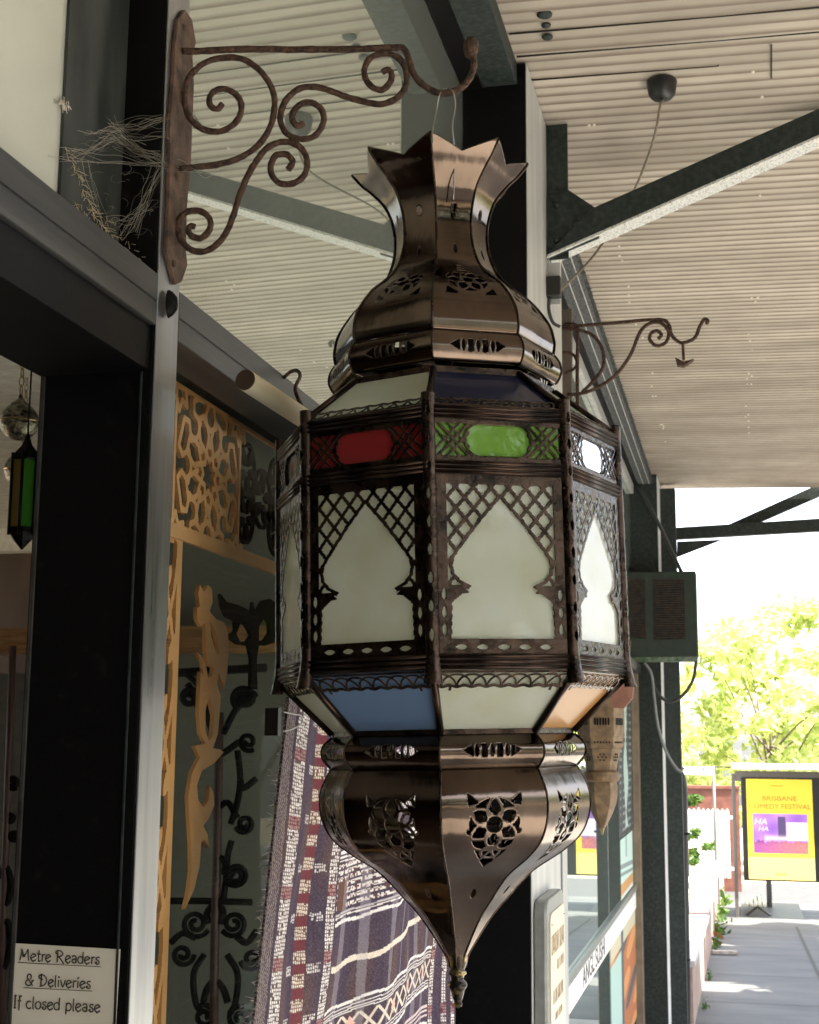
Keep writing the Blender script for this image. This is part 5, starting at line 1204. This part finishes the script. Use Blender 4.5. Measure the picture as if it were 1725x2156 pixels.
for y in ys: V += [(-6, y, gz(y)+.42), (-.605, y, gz(y)+.40)]
o.add(V, [(2*i, 2*i+1, 2*i+3, 2*i+2) for i in range(19)]); o = o.build('garden_bed', mat('pale_gravel', (.55, .52, .46), .9, scale=20, var=.15)); o['kind'] = 'structure'
rw = empty('brick_wall', (-1.2, 32, -1), 'red brick boundary wall in dappled sun beyond the garden', 'wall')
a_, b_ = atY(1430, 1660, 32), atY(1546, 1655, 32)
MB().box((a_[0]-2, 32, -2), (b_[0]+.1, 32.25, a_[2])).build('brickwork', M['redbrick'], rw); MB().box((a_[0]-2, 31.97, a_[2]+.001), (b_[0]+.12, 32.28, a_[2]+.07)).build('coping', M['redbrick'], rw); rel(rw)
pf = empty('picket_fence', (-1.4, 29, -1), 'white picket fence in bright sun in front of the red brick wall', 'fence')
x0, x1 = atY(1432, 1720, 29)[0], atY(1532, 1720, 29)[0]; zt_ = atY(1480, 1702, 29)[2]; zb_ = gz(29)+.3
for i in range(11):
    x = x0+(x1-x0)*i/10; MB().prism([(x-.035, 29, zb_), (x+.035, 29, zb_), (x+.035, 29, zt_-.05), (x, 29, zt_+rng.normal()*.01), (x-.035, 29, zt_-.05)], (0, .025, 0)).build('picket', M['white'], pf)
for z in (zb_+.15, zt_-.2): MB().box((x0-.1, 29.026, z), (x1+.1, 29.06, z+.06)).build('rail', M['white'], pf)
rel(pf)
ss = empty('street_sign', atY(1480, 1700, 27.8), 'white board sign with a small green mark on a thin grey post over the garden', 'sign')
a_, b_ = atY(1438, 1614, 27.8), atY(1502, 1632, 27.8)
MB().box((a_[0], 27.8, b_[2]), (b_[0], 27.83, a_[2])).build('board', M['white'], ss, .004)
p = atY(1482, 1620, 27.79); MB().lathe([(0, 0), (.03, 0)], 8).build('green_mark', mat('sign_green', (.02, .25, .15), .5), ss).data.transform(Matrix.Translation(p) @ Matrix.Rotation(R(90), 4, 'X'))
p = atY(1503, 1640, 27.8); MB().tube([(p[0], 27.85, gz(27.8)), (p[0], 27.85, a_[2]+.02)], .03, 10).build('post', M['shelter'], ss); rel(ss)

# bus shelter
YS2 = 22.6
bs_ = empty('bus_shelter', (.6, 23.3, gz(23)), 'grey steel bus shelter with a flat roof, slatted bench and black lightbox end panel', 'bus shelter')
def rect(x0, y0, x1, y1, Y): a_, b_ = atY(x0, y0, Y), atY(x1, y1, Y); return a_[0], b_[2], b_[0], a_[2]
x0, z0, x1, z1 = rect(1540, 1629, 1557, 1938, YS2)
MB().box((x0, YS2, gz(YS2)-.05), (x1, YS2+.12, z1)).build('post', M['shelter'], bs_, .008)
MB().box((x0+3.2, YS2, gz(YS2)-.05), (x1+3.2, YS2+.12, z1)).build('post', M['shelter'], bs_, .008)
x0b, z0b, x1b, z1b = rect(1614, 1862, 1627, 1916, 24.2); MB().box((x0b, 24.2, gz(24.2)-.05), (x1b, 24.32, z1)).build('post', M['shelter'], bs_, .008)
xr0, zr0_, _, zr1_ = rect(1540, 1611, 1725, 1622, YS2-.25); MB().box((xr0, YS2-.25, zr0_), (xr0+3.9, YS2+1.9, zr1_)).build('roof', mat('shelter_roof', (.55, .55, .54), .4), bs_, .015)
_, zb0_, _, zb1_ = rect(1540, 1623, 1725, 1647, YS2); MB().box((xr0+.05, YS2-.02, zb0_), (xr0+3.6, YS2+.10, zb1_)).build('roof_beam', M['shelter'], bs_, .006)
xp0, zp0, xp1, zp1 = rect(1560, 1637, 1745, 1859, YS2-.03)
MB().box((xp0, YS2-.05, zp0), (xp1, YS2+.12, zp1)).build('lightbox', M['shelter_dk'], bs_, .01)
px0, pz0, px1, pz1 = rect(1571, 1640, 1718, 1855, YS2-.06)
for i in range(6):
    xa = atY(1560+i*9.2, 1880, 22.9)[0]; zs = -.905; MB().box((xa, 22.85, zs), (xa+.05, 24.3, zs+.03)).build('bench_slat', mat('bench_cream', (.6, .56, .4), .6) if i == 0 else bpy.data.materials['bench_cream'], bs_, .004)
for yy in (23.0, 24.3):
    MB().tube([(.02, yy, gz(yy)), (.22, yy, -.91)], .018, 8).tube([(.42, yy, gz(yy)), (.18, yy, -.91)], .018, 8).build('bench_leg', M['shelter'], bs_)
MB().box((-.05, 22.75, gz(24)-.06), (.9, 25.2, gz(24)+.06)).build('plinth', M['shelter'], bs_, .01)
rel(bs_)
pw, ph = px1-px0, pz1-pz0
def pst(U, V):
    c = np.zeros(U.shape+(3,)); c[:] = (.80, .58, .06); c[V > .78] = (.82, .66, .2)
    ix = (U > .09) & (U < .91) & (V > .345) & (V < .74); a_ = (U-.09)/.82; b_ = (V-.345)/.395
    n_ = .5+.5*np.sin(a_*9+b_*4)*np.sin(b_*7-a_*3); im = np.stack([.28+.2*n_, .12+.12*n_, .45+.25*n_], -1)
    crowd = b_ > .70+.05*np.sin(a_*50)*np.sin(a_*23); nn_ = rng.random(U.shape); cc = np.stack([.22+.4*nn_*(a_), .06+.16*nn_*a_, .12+.1*(1-a_)], -1)
    im = np.where(crowd[..., None], cc, im)
    sc_ = (a_ > .62) & (b_ > .22) & (b_ < .66); im[sc_] = (.85, .75, .88); cu = (a_ > .46) & (a_ < .60) & (b_ > .08) & (b_ < .6); im[cu] = (.10, .07, .16)
    gl_ = np.exp(-((b_-.62)/.06)**2)*(a_ > .2); im = im+gl_[..., None]*np.array([.45, .38, .35])
    c = np.where(ix[..., None], np.clip(im, 0, .9), c); return c
po = painted('event_poster', 130, 180, pst, lambda U, V: np.stack([px0+U*pw, np.full(U.shape, YS2-.056), pz1-V*ph], -1), M['poster'])
tag(po, 'yellow comedy festival poster with a purple stage picture on the bus shelter end', 'poster')
def ptext(body, size, u, v, m, sx=1., sh=0.): return text('lettering', body, size, frame4((px0+u*pw, YS2-.058, pz1-v*ph), (1, 0, 0), (0, 0, 1)), m, po, .001, sx=sx, shear=sh)
M['pbrown'] = mat('poster_brown_ink', (.34, .16, .02), .7)
ptext('BRISBANE', .105, .5, .195, M['pbrown'], 1.15); ptext('COMEDY FESTIVAL', .105, .5, .275, M['pbrown'], 1.05)
ptext('Performance', .035, .47, .065, M['pbrown']); ptext('HA', .13, .20, .43, M['white'], 1.1, .2); ptext('HA', .10, .24, .50, M['white'], 1.1, .2); ptext('B\u00b7U\u00b7S\u00b7E', .05, .49, .945, M['pbrown'])

# ---- foliage
def crown(name, c, rad, n, leaf, m, parent=None, clumps=40, gap=.55, seed=1):
    g = np.random.default_rng(seed); b_v = []; b_f = []
    cs = []
    for i in range(clumps):
        v = g.normal(size=3); v /= np.linalg.norm(v); cs.append((np.array(c)+np.array(rad)*v*g.uniform(.25, 1)**.6, g.uniform(.16, .36)*min(rad)))
    for i in range(n):
        cc, cr2 = cs[g.integers(0, clumps)]; v = g.normal(size=3); v /= np.linalg.norm(v); p = cc+v*cr2*g.uniform(.35, 1)*np.array([1.2, 1.2, .8])
        a_ = g.normal(size=3); a_ /= np.linalg.norm(a_); t = np.cross(a_, g.normal(size=3)); t /= np.linalg.norm(t)+1e-9; l = leaf*g.uniform(.6, 1.3); wd = l*.42
        o_ = len(b_v); b_v += [p-a_*l, p+t*wd, p+a_*l, p-t*wd]; b_f.append((o_, o_+1, o_+2, o_+3))
    me = bpy.data.meshes.new(name); me.from_pydata([tuple(q) for q in b_v], [], b_f); me.materials.append(m)
    o = bpy.data.objects.new(name, me); C.objects.link(o)
    if parent: o.parent = parent
    return o, cs
def tree(x, y, h, rad, n, leaf, label, seed, m='leaf', group=None, clumps=40, lean=0.):
    z0 = gz(y)-.2; e = empty('street_tree', (x, y, z0), label, 'tree', group); cz = z0+h
    o, cs = crown('crown', (x+lean, y, cz), rad, n, leaf, M[m], e, clumps, seed=seed)
    b = MB(); top = np.array([x+lean, y, cz]); b.tube(spline([(x, y, z0), (x+lean*.3, y, z0+h*.4), top], 6), np.linspace(.05*h*.55, .03, 13), 9, wob=.08)
    g = np.random.default_rng(seed+50)
    for i in g.choice(len(cs), min(14, len(cs)), replace=False):
        s_ = np.array([x+lean*.4, y, z0+h*g.uniform(.4, .85)]); q_ = cs[i][0]; b.tube(spline([s_, (s_+q_)/2+[0, 0, .12*h*.3], q_], 4), np.linspace(.022*h*.4, .008, 9), 6)
    b.build('trunk', M['bark'], e); rel(e); return e
GT = 'trees beyond the bus shelter'
tree(.9, 42, 4.6, (3.2, 2.5, 3.4), 5200, .17, 'sunlit yellow green tree standing straight behind the bus shelter roof', 3, group=GT)
tree(-1.6, 46, 3.2, (2.0, 2.2, 2.6), 3800, .16, 'smaller yellow green tree left of the shelter, above the red wall', 5, group=GT)
tree(4.2, 50, 6.5, (3.4, 3, 4.2), 4600, .2, 'taller loose tree at the right edge, its twigs thin against the white sky', 8, group=GT, clumps=34)
tree(-4.5, 60, 6, (4, 3, 4), 3000, .22, 'far pale tree hidden mostly by the corner pillar', 11, group=GT)
sh = empty('garden_shrub', (-1.35, 26, gz(26)+.4), 'small green shrub behind the garden wall under the white sign', 'shrub'); crown('foliage', (-1.0, 27, gz(27)+.95), (.45, .4, .45), 900, .06, M['leafdk'], sh, 14, seed=21)
MB().tube([(-1.0, 27, gz(27)+.35), (-1.0, 27, gz(27)+1.0)], .03, 6).build('stem', M['bark'], sh); rel(sh)
sh = empty('garden_shrub', (-1.1, 30.5, gz(30)+.4), 'taller leafy shrub in front of the red brick wall', 'shrub'); crown('foliage', (-1.35, 30.7, gz(30)+1.55), (.6, .4, .6), 1100, .07, M['leafdk'], sh, 16, seed=22)
MB().tube([(-1.35, 30.7, gz(30)+.2), (-1.35, 30.7, gz(30)+1.5)], .04, 6).build('stem', M['bark'], sh); rel(sh)
# weeds at the foot of the wall, fallen leaves
b = MB(); g = np.random.default_rng(4)
for (x, y, s_) in ((-.36, 14.2, .05), (-.37, 17.5, .09), (-.40, 19.6, .14), (-.42, 21.6, .18), (-.40, 25.5, .2), (-.36, 12.2, .05)):
    for i in range(40):
        p = np.array([x+abs(g.normal())*s_*.5, y+g.normal()*s_*1.4, gz(y)+abs(g.normal())*s_*.7]); a_ = g.normal(size=3)*s_*.25; t = g.normal(size=3)*s_*.12; b.add([p-a_, p+t, p+a_, p-t], [(0, 1, 2, 3)])
o = b.build('wall_weeds', M['leafdk']); tag(o, 'small green weeds along the foot of the garden wall', 'weeds', kind='stuff')
for i, (zx, zy) in enumerate(((560, 1100), (585, 1145), (590, 1225))):
    p = gr(1391+.1936*zx*.98+6, 1754+.1936*zy); a_ = g.normal(size=3)*.09; a_[2] = .05; t = g.normal(size=3)*.05; p = p+np.array([0, 0, .05])
    o = MB().prism([p-a_, p-a_*.3+t, p+a_*.5+t*.6, p+a_, p+a_*.2-t, p-a_*.6-t*.6], (0, 0, .004)).build('fallen_leaf', M['dryleaf']); tag(o, 'curled brown dry leaf on the footpath by the garden wall', 'leaf', 'dry leaves by the garden wall')
p0, p1 = gr(1500, 2010), gr(1553, 2011)
o = MB().bar(p0+[0, 0, .03], p1+[0, 0, .03], .1, .03).build('fallen_stick', mat('weathered_stick', (.3, .24, .2), .9, scale=20, col2=(.5, .45, .4))); tag(o, 'weathered strip of wood lying on the footpath by the wall', 'wood')

tree(3.75, 12.0, 4.7, (2.0, 2.6, 1.5), 9000, .3, 'dense unseen kerbside tree shading the footpath, nearer the shop', 40, m='leafdk', group='unseen kerbside trees', clumps=60)  # unseen trees put in at the kerb to shade the footpath
tree(3.9, 15.2, 4.7, (2.0, 2.6, 1.5), 9000, .3, 'dense unseen kerbside tree shading the footpath, in the middle of three', 42, m='leafdk', group='unseen kerbside trees', clumps=60)
tree(4.0, 18.4, 4.7, (2.0, 2.8, 1.5), 9000, .3, 'dense unseen kerbside tree shading the footpath, nearer the bus shelter', 41, m='leafdk', group='unseen kerbside trees', clumps=60)

ho = empty('light_blocker', (.3, -3, 0), 'unseen dark wall added behind the viewer to cut light on the lantern', 'light blocker')  # unseen dark wall added to cut light on the lantern's front
MB().box((-.69, -2.3, 0), (2.2, -2.2, 3.5)).build('blocker_slab', M['brownwall'], ho); rel(ho)
# across the road (seen only mirrored in glass and metal)
GO = 'trees across the road'
for i, (x, y, h_, r_, lb) in enumerate(((16.5, -15, 5, 4.4, 'tree across the road far behind the viewer'), (17.5, -6, 5.5, 4.6, 'tree across the road behind the viewer'), (17, 4, 5.2, 4.4, 'tree across the road straight opposite the shop'), (22, 34, 4, 3, 'small tree across the road farther along'))):
    tree(x, y, h_, (r_, r_, r_*.9), 3600, .3, lb, 30+i, m='leafdk', group=GO, clumps=30)
tree(15, 17.5, 3.3, (2.6, 2.6, 2.2), 4200, .2, 'sunlit tree across the road mirrored in the right pane', 77, group=GO, clumps=30)
oh = empty('house', (24, 2, 0), 'dull rendered building across the road', 'house')
MB().box((22, -14, -.5), (30, 14, 4.2)).build('wall', mat('dull_render', (.22, .2, .17), .8), oh); MB().prism([(21.5, -14.5, 4.2), (30.5, -14.5, 4.2), (26, -14.5, 6.5)], (0, 29, 0)).build('roof', mat('terracotta_roof', (.25, .1, .06), .8), oh); rel(oh)
